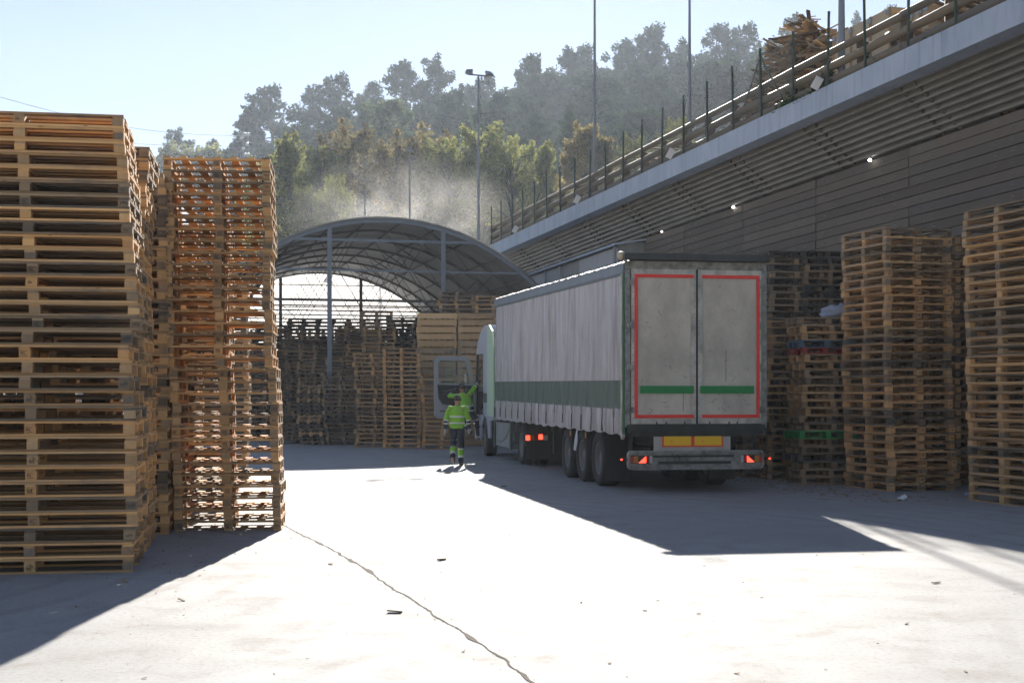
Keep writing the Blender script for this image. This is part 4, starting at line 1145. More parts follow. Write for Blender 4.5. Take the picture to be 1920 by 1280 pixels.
# bumper hangers and chassis beams
b = MB()
for x in (.75, 1.8): b.box((x, .20, .82), (.09, .12, .50)); b.box((x, 6.4, .92), (.14, 12.2, .22))
for y in (1.0, 2.9, 4.2, 5.6, 8.0): b.box((W / 2, y, .94), (1.2, .12, .14))
b.box((W / 2, 4.0, .70), (1.0, 4.2, .16))
b.build('chassis_frame', M['chassis'], tk)
for x_, d_ in ((.10, 1), (W - .10, -1)): b = MB(); b.tube([(x_, .2, 1.05), (x_ + d_ * .06, .2, .98), (x_ + d_ * .06, .25, .72)], .035, 8); b.build('bumper_stay', M['chassis'], tk)
b = MB(); b.box((1.62, .55, .52), (.6, .35, .30)); b.box((.95, 1.5, .6), (.4, .9, .3)); b.build('storage_box', M['chassis'], tk)
# wheels
def wheel_meshes(r, w, rimr, deep):
    t = MB(); h = w / 2
    t.lathe([(-h * .80, rimr), (-h * .96, rimr + .03), (-h, r * .80), (-h * .96, r * .93), (-h * .80, r * .985), (-h * .4, r), (h * .4, r), (h * .80, r * .985), (h * .96, r * .93), (h, r * .80), (h * .96, rimr + .03), (h * .8, rimr)], 44, 'X')
    for k in range(4):
        x = -h * .62 + k * h * .41; t.lathe([(x - .008, r * .99), (x - .004, r + .002), (x + .004, r + .002), (x + .008, r * .99)], 44, 'X', tone=.1)
    q = MB()
    if deep: prof = [(-h * .80, rimr + .012), (-h * .86, rimr + .006), (-h * .80, rimr - .015), (h * .2, rimr - .05), (h * .3, rimr - .10), (-h * .1, .16), (-h * .25, .13), (-h * .62, .11), (-h * .70, .06), (-h * .70, .001)]
    else: prof = [(-h * .80, rimr + .012), (-h * .9, rimr + .006), (-h * .82, rimr - .015), (-h * .45, rimr - .04), (-h * .3, rimr - .09), (-h * .62, .17), (-h * .72, .12), (-h * .98, .10), (-h * 1.0, .001)]
    q.lathe(prof, 32, 'X')
    for k in range(10):
        a = k * math.pi / 5; x = -h * (.12 if deep else .66); q.box((x, math.cos(a) * .145, math.sin(a) * .145), (.05, .028, .028))
    for k in range(8):
        a = k * math.pi / 4 + .2; q.box((h * .05 if deep else -h * .42, math.cos(a) * (rimr - .075), math.sin(a) * (rimr - .075)), (.03, .07, .035), Euler((a, 0, 0)).to_matrix(), tone=0)
    q.lathe([(h * .78, rimr), (h * .3, rimr - .05), (h * .3, .001)], 24, 'X')
    return t.mesh('tyre', M['black']), q.mesh('rim', M['rim'])
wt = wheel_meshes(.515, .385, .30, True); wd = wheel_meshes(.495, .30, .295, True); wf = wheel_meshes(.50, .33, .295, False)
def wheel(ms, x, y, r, right, steer=0.0):
    o = empty('wheel', (x, y, r), 0, tk); o.rotation_euler = (random.uniform(0, 6), 0, (math.pi if right else 0) + steer)
    o.rotation_mode = 'XYZ'
    link('tyre', ms[0], o); link('rim', ms[1], o)
random.seed(9)
for y in (2.25, 3.60, 4.95):
    wheel(wt, .245, y, .515, False); wheel(wt, W - .245, y, .515, True)
    b = MB(); b.tube([(.3, y, .515), (W - .3, y, .515)], .07, 10); b.build('axle', M['chassis'], tk)
    for xs_ in ((.05, .46), (W - .46, W - .05)):
        b = MB(); n = 14; vs = []
        for k in range(n + 1):
            a = R(-8 + 196 * k / n)
            for rr in (.575, .60):
                for x in xs_: vs.append((x, y + math.cos(a) * rr, .53 + math.sin(a) * rr * .97))
        b.add(vs, [q for k in range(n) for q in ((4 * k, 4 * k + 1, 4 * k + 5, 4 * k + 4), (4 * k + 2, 4 * k + 6, 4 * k + 7, 4 * k + 3), (4 * k, 4 * k + 4, 4 * k + 6, 4 * k + 2), (4 * k + 1, 4 * k + 3, 4 * k + 7, 4 * k + 5))], 0, .5, smooth=False)
        b.build('mudguard', M['black'], tk)
for x in (.29, W - .29):
    b = MB(); b.box((x, 1.56, .52), (.50, .015, .76)); b.box((x, 1.57, .93), (.54, .05, .06)); b.build('mud_flap', M['black'], tk)
for y in (4.27, 2.93):
    b = MB(); b.box((-.01, y, .93), (.02, .05, .11)); b.build('side_reflector', M['amber'], tk)
# landing legs
for x in (.5, W - .5):
    b = MB(); b.box((x, 8.1, .75), (.13, .13, .8)); b.box((x, 8.1, .35), (.30, .22, .05)); b.build('landing_leg', M['chassis'], tk)
# torn plastic strip hanging above the middle wheel
b = MB(); b.add([(-.04, 3.5, 1.02), (-.05, 3.58, 1.0), (-.07, 3.66, .8), (-.06, 3.78, .62), (-.05, 3.62, .60), (-.04, 3.52, .78)], [(0, 1, 2, 5), (2, 3, 4, 5)], 0, .5); b.build('torn_plastic', paint('milky_plastic', (.5, .55, .62), .4, .1), tk)

# ---------------- tractor
for y in (10.4,):
    for x, rt_ in ((.26, 0), (.60, 0), (W - .26, 1), (W - .60, 1)): wheel(wd, x, y, .495, bool(rt_))
    b = MB(); b.tube([(.3, y, .5), (W - .3, y, .5)], .10, 10); b.build('axle', M['chassis'], tk)
for xs_ in ((.06, .72), (W - .72, W - .06)):
    b = MB(); n = 14; vs = []
    for k in range(n + 1):
        a = R(-5 + 190 * k / n)
        for rr in (.57, .60):
            for x in xs_: vs.append((x, 10.4 + math.cos(a) * rr, .52 + math.sin(a) * rr))
    b.add(vs, [q for k in range(n) for q in ((4 * k, 4 * k + 1, 4 * k + 5, 4 * k + 4), (4 * k + 2, 4 * k + 6, 4 * k + 7, 4 * k + 3), (4 * k, 4 * k + 4, 4 * k + 6, 4 * k + 2), (4 * k + 1, 4 * k + 3, 4 * k + 7, 4 * k + 5))], 0, .5)
    b.build('mudguard', paint('grey_mudguard', (.09, .10, .11), .5, .3), tk)
b = MB(); b.box((W / 2, 9.55, .78), (W - .12, .06, .52)); b.box((W / 2, 9.58, .34), (W - .20, .02, .34)); b.build('rear_valance', M['chassis'], tk)
for x0, dr in ((.06, 1), (W - .06, -1)):
    o = empty('tail_light', (0, 0, 0), 0, tk)
    b = MB(); b.box((x0 + dr * .30, 9.505, .68), (.60, .03, .15)); b.build('lamp_housing', M['trim'], o)
    for dx, w_, mt in ((.05, .10, 'redlamp'), (.16, .09, 'amber'), (.36, .10, 'redlamp'), (.48, .10, 'clear'), (.25, .06, 'redlens')):
        b = MB(); b.box((x0 + dr * dx, 9.485, .68 if mt != 'redlamp' or dx < .1 else .70), (w_, .012, .12)); b.build('lens', M[mt], o)
# frame, tank, battery box
b = MB()
for x in (.85, 1.7): b.box((x, 13.0, .72), (.10, 7.6, .26))
b.box((W / 2, 10.6, 1.0), (1.0, 1.1, .10)); b.box((W / 2, 15.6, .6), (1.7, 2.4, .4)); b.build('tractor_frame', M['chassis'], tk)
b = MB(); b.box((.38, 12.75, .66), (.62, 2.1, .60)); b.prism([(x + .38, z + .66) for x, z in rr_prof(.68, .66, .10)], 11.62, 11.70); b.build('fuel_tank', M['chrome_dark'], tk)
b = MB(); b.tube([(.12, 11.6, .62), (.5, 11.6, .62)], .15, 14); b.build('air_tank', M['rim'], tk)
b = MB()
for y in (11.45, 13.95): b.tube([(.05, y, .30), (.05, y, .95), (.14, y, .99), (.65, y, .99)], .028, 6)
b.bar((.05, 11.45, .98), (.05, 13.95, .98), .03, .03); b.tube([(.08, 11.7, .9), (.07, 12.2, .62), (.07, 12.9, .48), (.08, 13.6, .5)], .02, 6); b.build('side_guard', M['rim'], tk)
wheel(wf, .20, 15.55, .50, False, R(-4)); wheel(wf, W - .20, 15.55, .50, True, R(-4))
# cab shell
cab = empty('cab', (0, 0, 0), 0, tk); CX0, CX1 = .03, 2.52
YB = 14.15
top = [(YB, 3.30), (YB + .12, 3.47), (YB + .45, 3.57), (15.5, 3.58), (16.2, 3.44), (16.7, 3.18), (17.0, 2.85)]
frontp = [(17.0, 2.85), (17.22, 1.95), (17.30, 1.2), (17.30, .42)]
archp = [(15.55 + math.cos(R(a)) * .60, .52 + math.sin(R(a)) * .60) for a in range(0, 181, 15)]
def prism_x(poly, x0, x1, mt, nm): b = MB(); b.prism(poly, x0, x1, plane='YZ'); o = b.build(nm, mt, cab); return o
rearpanel = [(YB, 1.02)] + top[:4] + [(15.75, 3.54), (15.75, 1.16)] + [p for p in archp if p[0] < 15.74][:] 
# left side, behind the door opening
rp = [(YB, 1.0), (YB, 3.30), (YB + .12, 3.47), (YB + .45, 3.57), (15.5, 3.58), (15.78, 3.53), (15.78, 1.12), (15.55, 1.14)] + [p for p in archp if p[0] < 15.5] + [(14.6, .52), (14.6, 1.0)]
rp = [(YB, 1.0), (YB, 3.30), (YB + .12, 3.47), (YB + .45, 3.57), (15.5, 3.58), (15.78, 3.53), (15.78, 1.16), (15.55, 1.13), (15.25, 1.05), (15.03, .83), (14.94, .52), (14.62, .52), (14.62, 1.0)]
prism_x(rp, CX0, CX0 + .05, M['cabwhite'], 'side_panel')
prism_x([(15.78, 2.86), (15.78, 3.53), (16.2, 3.44), (16.7, 3.18), (17.0, 2.86)], CX0, CX0 + .05, M['cabwhite'], 'side_panel')
prism_x([(15.78, 1.0), (15.78, 1.14), (17.3, 1.14), (17.3, .42), (16.22, .42), (16.1, .85)], CX0, CX0 + .05, M['cabwhite'], 'side_panel')
prism_x([(16.93, 1.14), (16.93, 2.86), (17.0, 2.86), (17.22, 1.95), (17.3, 1.14)], CX0, CX0 + .05, M['trim'], 'pillar')
prism_x([(YB, 1.0)] + top + frontp[1:] + [(16.2, .42), (16.1, .85), (15.55, 1.12), (15.0, .85), (14.6, .52), (14.6, 1.0)], CX1 - .05, CX1, M['cabwhite'], 'side_panel')
def skin(poly, mt, nm, x0=CX0 + .0, x1=CX1, th=.04):
    b = MB(); vs = []
    for y, z in poly: vs += [(x0, y, z), (x1, y, z)]
    n = len(poly); b.add(vs, [(2 * i, 2 * i + 1, 2 * i + 3, 2 * i + 2) for i in range(n - 1)], 0, .5, smooth=True)
    o = b.build(nm, mt, cab); s = o.modifiers.new('s', 'SOLIDIFY'); s.thickness = th; s.offset = 0; return o
skin([(YB, 1.0)] + [(YB, 3.28)], M['cabwhite'], 'back_wall'); skin([(y, z + .022) for y, z in top], M['cabwhite'], 'cab_roof')
mg_, nt, out = newmat('cab_glass'); gl_ = nt.nodes.new('ShaderNodeBsdfGlossy'); gl_.inputs['Roughness'].default_value = .03; tp = nt.nodes.new('ShaderNodeBsdfTransparent'); tp.inputs[0].default_value = (.85, .9, .9, 1); mx = nt.nodes.new('ShaderNodeMixShader'); mx.inputs[0].default_value = .08
nt.links.new(tp.outputs[0], mx.inputs[1]); nt.links.new(gl_.outputs[0], mx.inputs[2]); nt.links.new(mx.outputs[0], out.inputs[0]); M['glass'] = mg_
skin([(17.02, 2.83), (17.20, 1.97)], M['glass'], 'windscreen', th=.01); skin([(17.22, 1.95), (17.30, 1.2), (17.32, .42)], M['cabwhite'], 'front_panel')
b = MB(); b.box((1.27, 15.7, 1.10), (2.3, 3.0, .08)); b.box((1.27, 16.9, 1.55), (2.3, .5, .5)); b.build('cab_floor', M['trim'], cab)
b = MB(); b.box((.62, 15.9, 1.45), (.52, .55, .18)); b.box((.62, 15.62, 1.95), (.5, .14, .85), Euler((R(-8), 0, 0)).to_matrix()); b.box((.62, 15.58, 2.45), (.28, .1, .2)); b.build('seat', M['trim'], cab)
b = MB(); b.tube([(.62 + math.cos(a * .45) * .22, 16.5 + math.sin(a * .45) * .1, 1.85 + math.sin(a * .45) * .2) for a in range(15)], .015, 6); b.build('steering_wheel', M['trim'], cab)
b = MB(); b.loft([((.3, 15.95, 1.95), .06, .05, None), ((.3, 15.95, 2.2), .15, .06, None), ((.3, 15.95, 2.5), .13, .05, None), ((.3, 15.95, 2.62), .03, .03, None)], n=10); b.build('hanging_vest', paint('vest_yellow_green', (.40, .62, .06), .7, .1), cab)
b = MB(); b.box((CX0 - .012, 15.32, 1.62), (.02, .85, .26)); b.build('side_stripe', paint('dark_grey_stripe', (.06, .075, .09), .5, .2), cab)
for x0, x1 in ((CX0 - .04, CX0 - .005), (CX1 + .005, CX1 + .04)):
    b = MB(); b.prism([(13.74, 1.12), (14.85, 1.12), (14.85, 3.60), (14.5, 3.60), (14.0, 3.42), (13.78, 3.0)], x0, x1, plane='YZ'); b.build('side_fairing', M['fairing'], tk)
b = MB()
for z, y in ((.45, 16.6), (.80, 16.6)): b.box((.16, y, z), (.30, .62, .05))
b.build('cab_step', M['chassis'], tk)
b = MB(); b.tube([(-.0, 15.84, 1.35), (-.05, 15.84, 1.5), (-.05, 15.84, 2.4), (0, 15.84, 2.5)], .018, 8); b.build('grab_rail', M['trim'], tk)
b = MB(); b.box((W + .18, 17.1, 2.45), (.2, .12, .55)); b.bar((W, 17.1, 2.7), (W + .18, 17.1, 2.7), .03, .03); b.build('mirror', M['trim'], tk)
# opened cab door, seen from its inner side
HY = 16.98
cd = empty('cab_door', (.0, HY, 0), R(4), tk)
def pz(poly, y0, y1, mt, nm, par=cd): b = MB(); b.prism(poly, y0, y1); o = b.build(nm, mt, par); return o
OUT = [(-.02, 1.10), (-1.12, 1.02), (-1.21, 1.10), (-1.22, 2.70), (-1.14, 2.81), (-.26, 2.81), (-.16, 2.70), (-.02, 1.95)]
INN = [(-.13, 1.98), (-1.09, 1.98), (-1.10, 2.62), (-1.04, 2.69), (-.36, 2.69), (-.27, 2.60), (-.16, 2.1), (-.13, 2.02)]
b = MB()
# door skin as a ring around the window plus the lower panel
low = [(-.02, 1.10), (-1.12, 1.02), (-1.21, 1.10), (-1.215, 1.98), (-.02, 1.95)]
pz(low, 0, .05, M['doorpaint'], 'door_panel')
b = MB()
ring_o = [(-.02, 1.952), (-1.215, 1.982), (-1.22, 2.70), (-1.14, 2.81), (-.26, 2.81), (-.16, 2.70)]; ring_i = [(-.15, 2.03), (-1.09, 2.03), (-1.10, 2.62), (-1.04, 2.69), (-.36, 2.69), (-.29, 2.62)]
n = 6; vs = [(x, 0, z) for x, z in ring_o] + [(x, 0, z) for x, z in ring_i] + [(x, .05, z) for x, z in ring_o] + [(x, .05, z) for x, z in ring_i]
b.add(vs, [q for i in range(n) for q in ((i, (i + 1) % n, n + (i + 1) % n, n + i), (2 * n + (i + 1) % n, 2 * n + i, 3 * n + i, 3 * n + (i + 1) % n), (i, 2 * n + i, 2 * n + (i + 1) % n, (i + 1) % n), (n + i, n + (i + 1) % n, 3 * n + (i + 1) % n, 3 * n + i))], 0, .5)
b.build('window_frame', M['doorpaint'], cd)
pz([(-.16, 2.0), (-1.08, 2.0), (-1.09, 2.62), (-1.03, 2.68), (-.36, 2.68), (-.29, 2.61)], .022, .028, M['glass'], 'window')
pz([(-.10, 1.42), (-.28, 1.30), (-.98, 1.44), (-1.09, 1.60), (-1.12, 2.0), (-.08, 1.96)], -.05, -.002, M['trim'], 'inner_trim')
pz([(-.10, 1.17), (-1.05, 1.22), (-1.05, 1.25), (-.10, 1.21)], -.012, -.002, M['trim'], 'trim_line')
b = MB(); b.tube([(-1.0, -.07, 1.75), (-1.0, -.11, 1.8), (-.6, -.11, 1.86), (-.6, -.07, 1.9)], .018, 6); b.build('door_handle', M['rim'], cd)
# ------------------------------------------------------------------ people
M['skin'] = paint('skin', (.45, .24, .16), .55, .1, (.3, .15, .1), 10); M['glove'] = paint('grey_work_glove', (.42, .42, .40), .8, .3); M['hair'] = paint('short_dark_hair', (.05, .04, .035), .8, .3, (.12, .11, .1), 30)
M['hiviz'] = paint('hi_vis_green_cloth', (.26, .60, .045), .75, .25, (.14, .35, .03), 7, bump=.3, stretch=(1, 1, 1)); M['navy'] = paint('navy_work_cloth', (.020, .026, .045), .85, .3, (.05, .055, .07), 8, bump=.4)
M['reflect'] = paint('silver_reflective_band', (.72, .72, .70), .5, .1, (.5, .5, .5), 10); M['boot'] = paint('black_boot', (.025, .023, .022), .6, .4); M['sole'] = paint('brown_boot_sole', (.06, .05, .045), .8, .3)
CL = [M['hiviz'], M['reflect'], M['navy']]
def lim(mb, pts, rad, bands, default, n=12, steps=26, flat=1.0, wr=.006):
    pts = [Vector(p) for p in pts]; segs = [(b - a).length for a, b in zip(pts, pts[1:])]; Lt = sum(segs)
    rings = []; mis = []
    ts = sorted(set([i / steps for i in range(steps + 1)] + [t for b in bands for t in b[:2]]))
    for t in ts:
        d = t * Lt; i = 0
        while i < len(segs) - 1 and d > segs[i]: d -= segs[i]; i += 1
        f = min(1, d / segs[i]); p = pts[i].lerp(pts[i + 1], f); r = rad[i] * (1 - f) + rad[i + 1] * f
        dirv = (pts[i + 1] - pts[i]).normalized()
        if f < .25 and i > 0: dirv = (dirv + (pts[i] - pts[i - 1]).normalized()).normalized()
        if f > .75 and i < len(segs) - 1: dirv = (dirv + (pts[i + 2] - pts[i + 1]).normalized()).normalized()
        q = dirv.to_track_quat('Z', 'Y').to_matrix(); r += wr * math.sin(t * 37) * math.sin(t * 11)
        rings.append((p, r, r * flat, q))
    for a, b in zip(ts, ts[1:]):
        m_ = default; c = (a + b) / 2
        for b0, b1, mi in bands:
            if b0 <= c <= b1: m_ = mi
        mis.append(m_)
    mb.loft(rings, mis, n)
def person(loc, yaw, J, label, foot_dirs, gloves, torso_bands, leg_bands, sleeve_bands):
    V = []; E = []; Rd = []
    def v(p, r): V.append(tuple(p)); Rd.append(r); return len(V) - 1
    P = {k: Vector(p) for k, p in J.items() if k != 'twist'}
    pel = v(P['pelvis'], (.135, .10)); wst = v(P['pelvis'].lerp(P['chest'], .45), (.13, .095)); ch = v(P['chest'], (.155, .11)); E += [(pel, wst), (wst, ch)]
    nk = v(P['neck'], (.055, .055)); E.append((ch, nk)); jaw = v(P['neck'].lerp(P['head'], .55), (.062, .07)); hd = v(P['head'], (.078, .092)); tp_ = v(P['head'] + (P['head'] - P['neck']).normalized() * .065, (.06, .075)); E += [(nk, jaw), (jaw, hd), (hd, tp_)]
    fw = Vector(J.get('face', (0, 1, 0))).normalized(); rtv = fw.cross(Vector((0, 0, 1))).normalized()
    nose = v(P['head'] + fw * .105 + Vector((0, 0, -.02)), (.012, .012)); E.append((hd, nose))
    for s in (-1, 1):
        e_ = v(P['head'] + rtv * s * .088 + Vector((0, 0, -.01)), (.012, .02)); E.append((hd, e_))
    for s, k in ((-1, 'L'), (1, 'R')):
        sh_ = v(P['sh' + k], (.06, .06)); el_ = v(P['el' + k], (.042, .042)); wr_ = v(P['wr' + k], (.028, .028)); E += [(ch, sh_), (sh_, el_), (el_, wr_)]
        hd_ = (P['wr' + k] - P['el' + k]).normalized(); side = hd_.cross(fw).normalized() if abs(hd_.dot(fw)) < .95 else Vector((1, 0, 0))
        palm = v(P['wr' + k] + hd_ * .07, (.036, .018)); E.append((wr_, palm))
        acr = side.cross(hd_).normalized()
        for q, (off, ln) in enumerate(((-.030, .070), (-.010, .082), (.010, .078), (.028, .062))):
            b0 = P['wr' + k] + hd_ * .095 + acr * off
            f1 = v(b0 + hd_ * .012, (.0095, .0095)); f2 = v(b0 + hd_ * (ln * .55) + fw * .008, (.009, .009)); f3 = v(b0 + hd_ * ln * .9 + fw * .028, (.0075, .0075)); E += [(palm, f1), (f1, f2), (f2, f3)]
        t1 = v(P['wr' + k] + hd_ * .05 + acr * (.042) + fw * .01, (.011, .011)); t2 = v(P['wr' + k] + hd_ * .085 + acr * .055 + fw * .03, (.009, .009)); E += [(palm, t1), (t1, t2)]
        hp = v(P['hip' + k], (.085, .085)); kn = v(P['kn' + k], (.058, .058)); an = v(P['an' + k], (.04, .04)); E += [(pel, hp), (hp, kn), (kn, an)]
        ft = v(P['an' + k] + Vector(foot_dirs[k]) * .14 + Vector((0, 0, -.02)), (.035, .03)); E.append((an, ft))
    me = bpy.data.meshes.new('person'); me.from_pydata(V, E, []); me.materials.append(M['glove'] if False else M['skin'])
    o = link('person', me, None, loc, (0, 0, yaw)); md = o.modifiers.new('skin', 'SKIN'); md.use_smooth_shade = True
    for i, r in enumerate(Rd): me.skin_vertices[0].data[i].radius = r; me.skin_vertices[0].data[i].use_root = (i == pel)
    sb = o.modifiers.new('sub', 'SUBSURF'); sb.levels = 1; sb.render_levels = 2
    tag(o, label, 'person')
    # jacket
    jk = MB(); a, c, nk_ = P['pelvis'], P['chest'], P['neck']; dn = (a - c).normalized()
    base = a + dn * .04; rings = []; mis = []; ts = [0, .06] + sorted([t for b_ in torso_bands for t in b_] + [.2, .45, .7]) + [.80, .88, .94, 1.0]
    rad = [(0, .185, .135), (.45, .185, .135), (.72, .205, .135), (.85, .185, .12), (.93, .12, .10), (1, .072, .075)]
    for t in ts:
        p = base.lerp(c, t / .62) if t < .62 else c.lerp(nk_ + (nk_ - c).normalized() * .0, (t - .62) / .38)
        for (t0, x0, y0), (t1, x1, y1) in zip(rad, rad[1:]):
            if t <= t1: f = (t - t0) / (t1 - t0); rx = x0 + (x1 - x0) * f; ry = y0 + (y1 - y0) * f; break
        rings.append((p, rx + .006 * math.sin(t * 40), ry + .006 * math.cos(t * 33), Matrix.Rotation(J.get('twist', 0), 3, 'Z')))
    for t0, t1 in zip(ts, ts[1:]):
        mi = 0; cc = (t0 + t1) / 2
        for b0, b1 in torso_bands:
            if b0 <= cc <= b1: mi = 1
        mis.append(mi)
    jk.loft(rings, mis, 20)
    for k in 'LR': lim(jk, [P['sh' + k].lerp(c, .12), P['sh' + k], P['el' + k], P['wr' + k]], [.085, .075, .062, .046], sleeve_bands[k], 0)
    jk.build('jacket', CL, o)
    # trousers
    tr = MB()
    lim(tr, [P['pelvis'] + Vector((0, 0, .10)), P['pelvis'], P['pelvis'] + Vector((0, 0, -.10))], [.165, .17, .12], [], 2, 16, 6, .76)
    for k in 'LR': lim(tr, [P['hip' + k] + Vector((0, 0, .06)), P['hip' + k], P['kn' + k], P['an' + k] + Vector((0, 0, -.01))], [.10, .105, .080, .062], leg_bands[k], 2)
    tr.build('trousers', CL, o)
    for k in 'LR':
        bt = MB(); d = Vector(foot_dirs[k]).normalized(); an = P['an' + k]; up = Vector((0, 0, 1)) if abs(d.z) < .5 else Vector((0, -1, .3)).normalized()
        perp = (up - d * up.dot(d)).normalized()
        q = d.to_track_quat('Z', 'Y').to_matrix()
        bt.loft([(an + up * .08, .055, .055, None), (an, .052, .055, None)], [0], 12)
        bt.loft([(an - d * .075 - perp * .035, .03, .035, q), (an - d * .05 - perp * .03, .045, .052, q), (an + d * .06 - perp * .035, .046, .05, q), (an + d * .15 - perp * .05, .050, .035, q), (an + d * .19 - perp * .055, .03, .022, q)], None, 12)
        bt.loft([(an - d * .08 - perp * .078, .036, .010, q), (an - perp * .08, .040, .012, q), (an + d * .12 - perp * .084, .050, .012, q), (an + d * .2 - perp * .08, .03, .009, q)], [1, 1, 1], 12)
        bt.build('boot', [M['boot'], M['sole']], o)
    hr = MB(); hc = P['head'] + Vector((0, 0, .015)) - fw * .008
    rg = []
    for k in range(8):
        a = R(-22 + 112 * k / 7); rg.append((hc + Vector((0, 0, math.sin(a) * .112)), math.cos(a) * .093 + .002, math.cos(a) * .108 + .002, None))
    hr.loft(rg, None, 18); hr.build('hair', M['hair'], o)
    if gloves:
        for k in 'LR':
            g_ = MB(); hd_ = (P['wr' + k] - P['el' + k]).normalized(); q = hd_.to_track_quat('Z', 'Y').to_matrix(); w_ = P['wr' + k]
            g_.loft([(w_ - hd_ * .02, .036, .036, q), (w_ + hd_ * .04, .042, .030, q), (w_ + hd_ * .10, .048, .026, q)], None, 12)
            acr = Vector((0, 1, 0)) if abs(hd_.y) < .8 else Vector((1, 0, 0)); acr = (acr - hd_ * acr.dot(hd_)).normalized(); inn = hd_.cross(acr)
            for off, ln in ((-.032, .07), (-.011, .085), (.011, .08), (.031, .06)):
                b0 = w_ + hd_ * .095 + acr * off; g_.tube([b0, b0 + hd_ * ln * .5, b0 + hd_ * ln * .85 - inn * .02, b0 + hd_ * ln - inn * .045], [.0125, .012, .011, .008], 8)
            b0 = w_ + hd_ * .045 + acr * .04; g_.tube([b0, b0 + acr * .022 + hd_ * .03, b0 + acr * .028 + hd_ * .062], [.014, .012, .009], 8)
            g_.build('glove', M['glove'], o)
    return o
Jw = dict(pelvis=(0, 0, .93), chest=(.0, .015, 1.24), neck=(0, .03, 1.445), head=(0, .055, 1.585), shL=(-.185, .01, 1.375), shR=(.185, .02, 1.375), elL=(-.265, -.02, 1.11), wrL=(-.285, .05, .885),
          elR=(.27, .03, 1.11), wrR=(.275, .14, .90), hipL=(-.085, 0, .90), hipR=(.085, 0, .90), knL=(-.085, .0, .50), anL=(-.075, -.24, .20), knR=(.085, .06, .49), anR=(.085, .06, .09))
pw = pos(857, 872, 34.4)
sl = [(0, .56, 0), (.56, .63, 1), (.63, .70, 2), (.70, .77, 1), (.77, 1, 2)]
legs = [(0, .62, 2), (.62, .66, 1), (.66, .82, 0), (.82, .88, 1), (.88, 1, 2)]
person((pw.x, 34.4, 0.0), R(-6), Jw, 'person seen from behind walking in hi-vis green vest and grey gloves', {'L': (0, .55, -.83), 'R': (0, 1, 0)}, True, [(.20, .26), (.47, .54)], {'L': legs, 'R': legs}, {'L': sl, 'R': sl})
Jc = dict(pelvis=(.10, -.02, 1.22), chest=(.0, .0, 1.52), neck=(-.06, .03, 1.71), head=(-.09, .06, 1.85), shL=(-.235, .0, 1.61), shR=(.14, .02, 1.67), elL=(-.42, .14, 1.62), wrL=(-.30, .36, 1.70), elR=(.30, .14, 1.86), wrR=(.45, .22, 2.06),
          hipL=(.02, -.02, 1.19), hipR=(.18, -.01, 1.19), knL=(.06, .10, .82), anL=(.17, .0, .56), knR=(.34, .20, .90), anR=(.36, .22, .93 - .02 - .0), twist=.1, face=(-.3, 1, 0))
Jc['anR'] = (.40, .10, .56); Jc['knR'] = (.38, .22, .92)
cy_, sy_ = math.cos(TY), math.sin(TY); lx, ly = -.40, 16.42
pc = (1.94 + lx * cy_ - ly * sy_, 24.4 + lx * sy_ + ly * cy_, .05)
lg2 = [(.60, .66, 1), (.86, .90, 1)]
person(pc, TY, Jc, 'person in hi-vis green top climbing into the cab, one arm raised to the doorway', {'L': (.1, 1, 0), 'R': (.1, 1, 0)}, False, [(.02, .10), (.22, .30)], {'L': lg2, 'R': [(.45, .52, 1)]}, {'L': [(.62, .72, 1), (.72, 1, 2)], 'R': [(.60, .66, 1), (.66, .72, 2), (.72, .78, 1), (.78, 1, 2)]})
# ------------------------------------------------------------------ trees
M['needle'] = leaf('pine_needles', (.018, .036, .020), (.055, .085, .040), .35)
M['needle2'] = leaf('light_pine_needles', (.05, .08, .04), (.20, .24, .12), .55)
M['leafy'] = leaf('autumn_green_leaves', (.06, .075, .022), (.36, .37, .12), .6)
M['leafo'] = leaf('autumn_ochre_leaves', (.09, .075, .03), (.40, .33, .14), .6)
M['bark'] = paint('tree_bark', (.07, .055, .045), .9, .4, (.03, .025, .02), 6, bump=.6)
def clump(mb, c, r, n, s, flat=.6, mi=0):
    t0 = random.random()
    for _ in range(n):
        d = Vector((random.gauss(0, 1), random.gauss(0, 1), random.gauss(0, 1) * flat)); d = d.normalized() * r * random.random() ** .45
        p = c + d; a = random.uniform(.5, 1.2) * s
        u = Vector((random.uniform(-1, 1), random.uniform(-1, 1), random.uniform(-.8, 1))).normalized() * a
        w = u.cross(Vector((random.uniform(-1, 1), random.uniform(-1, 1), random.uniform(-1, 1)))).normalized() * a * .45
        b = len(mb.v); mb.v += [tuple(p - u), tuple(p + w), tuple(p + u), tuple(p - w)]; t = min(1, max(0, t0 + random.gauss(0, .12))); mb.tone += [t] * 4
        mb.f.append([b, b + 1, b + 2, b + 3]); mb.mi.append(mi); mb.smooth.append(False); mb.uv.append([(0, 0), (1, 0), (1, 1), (0, 1)])
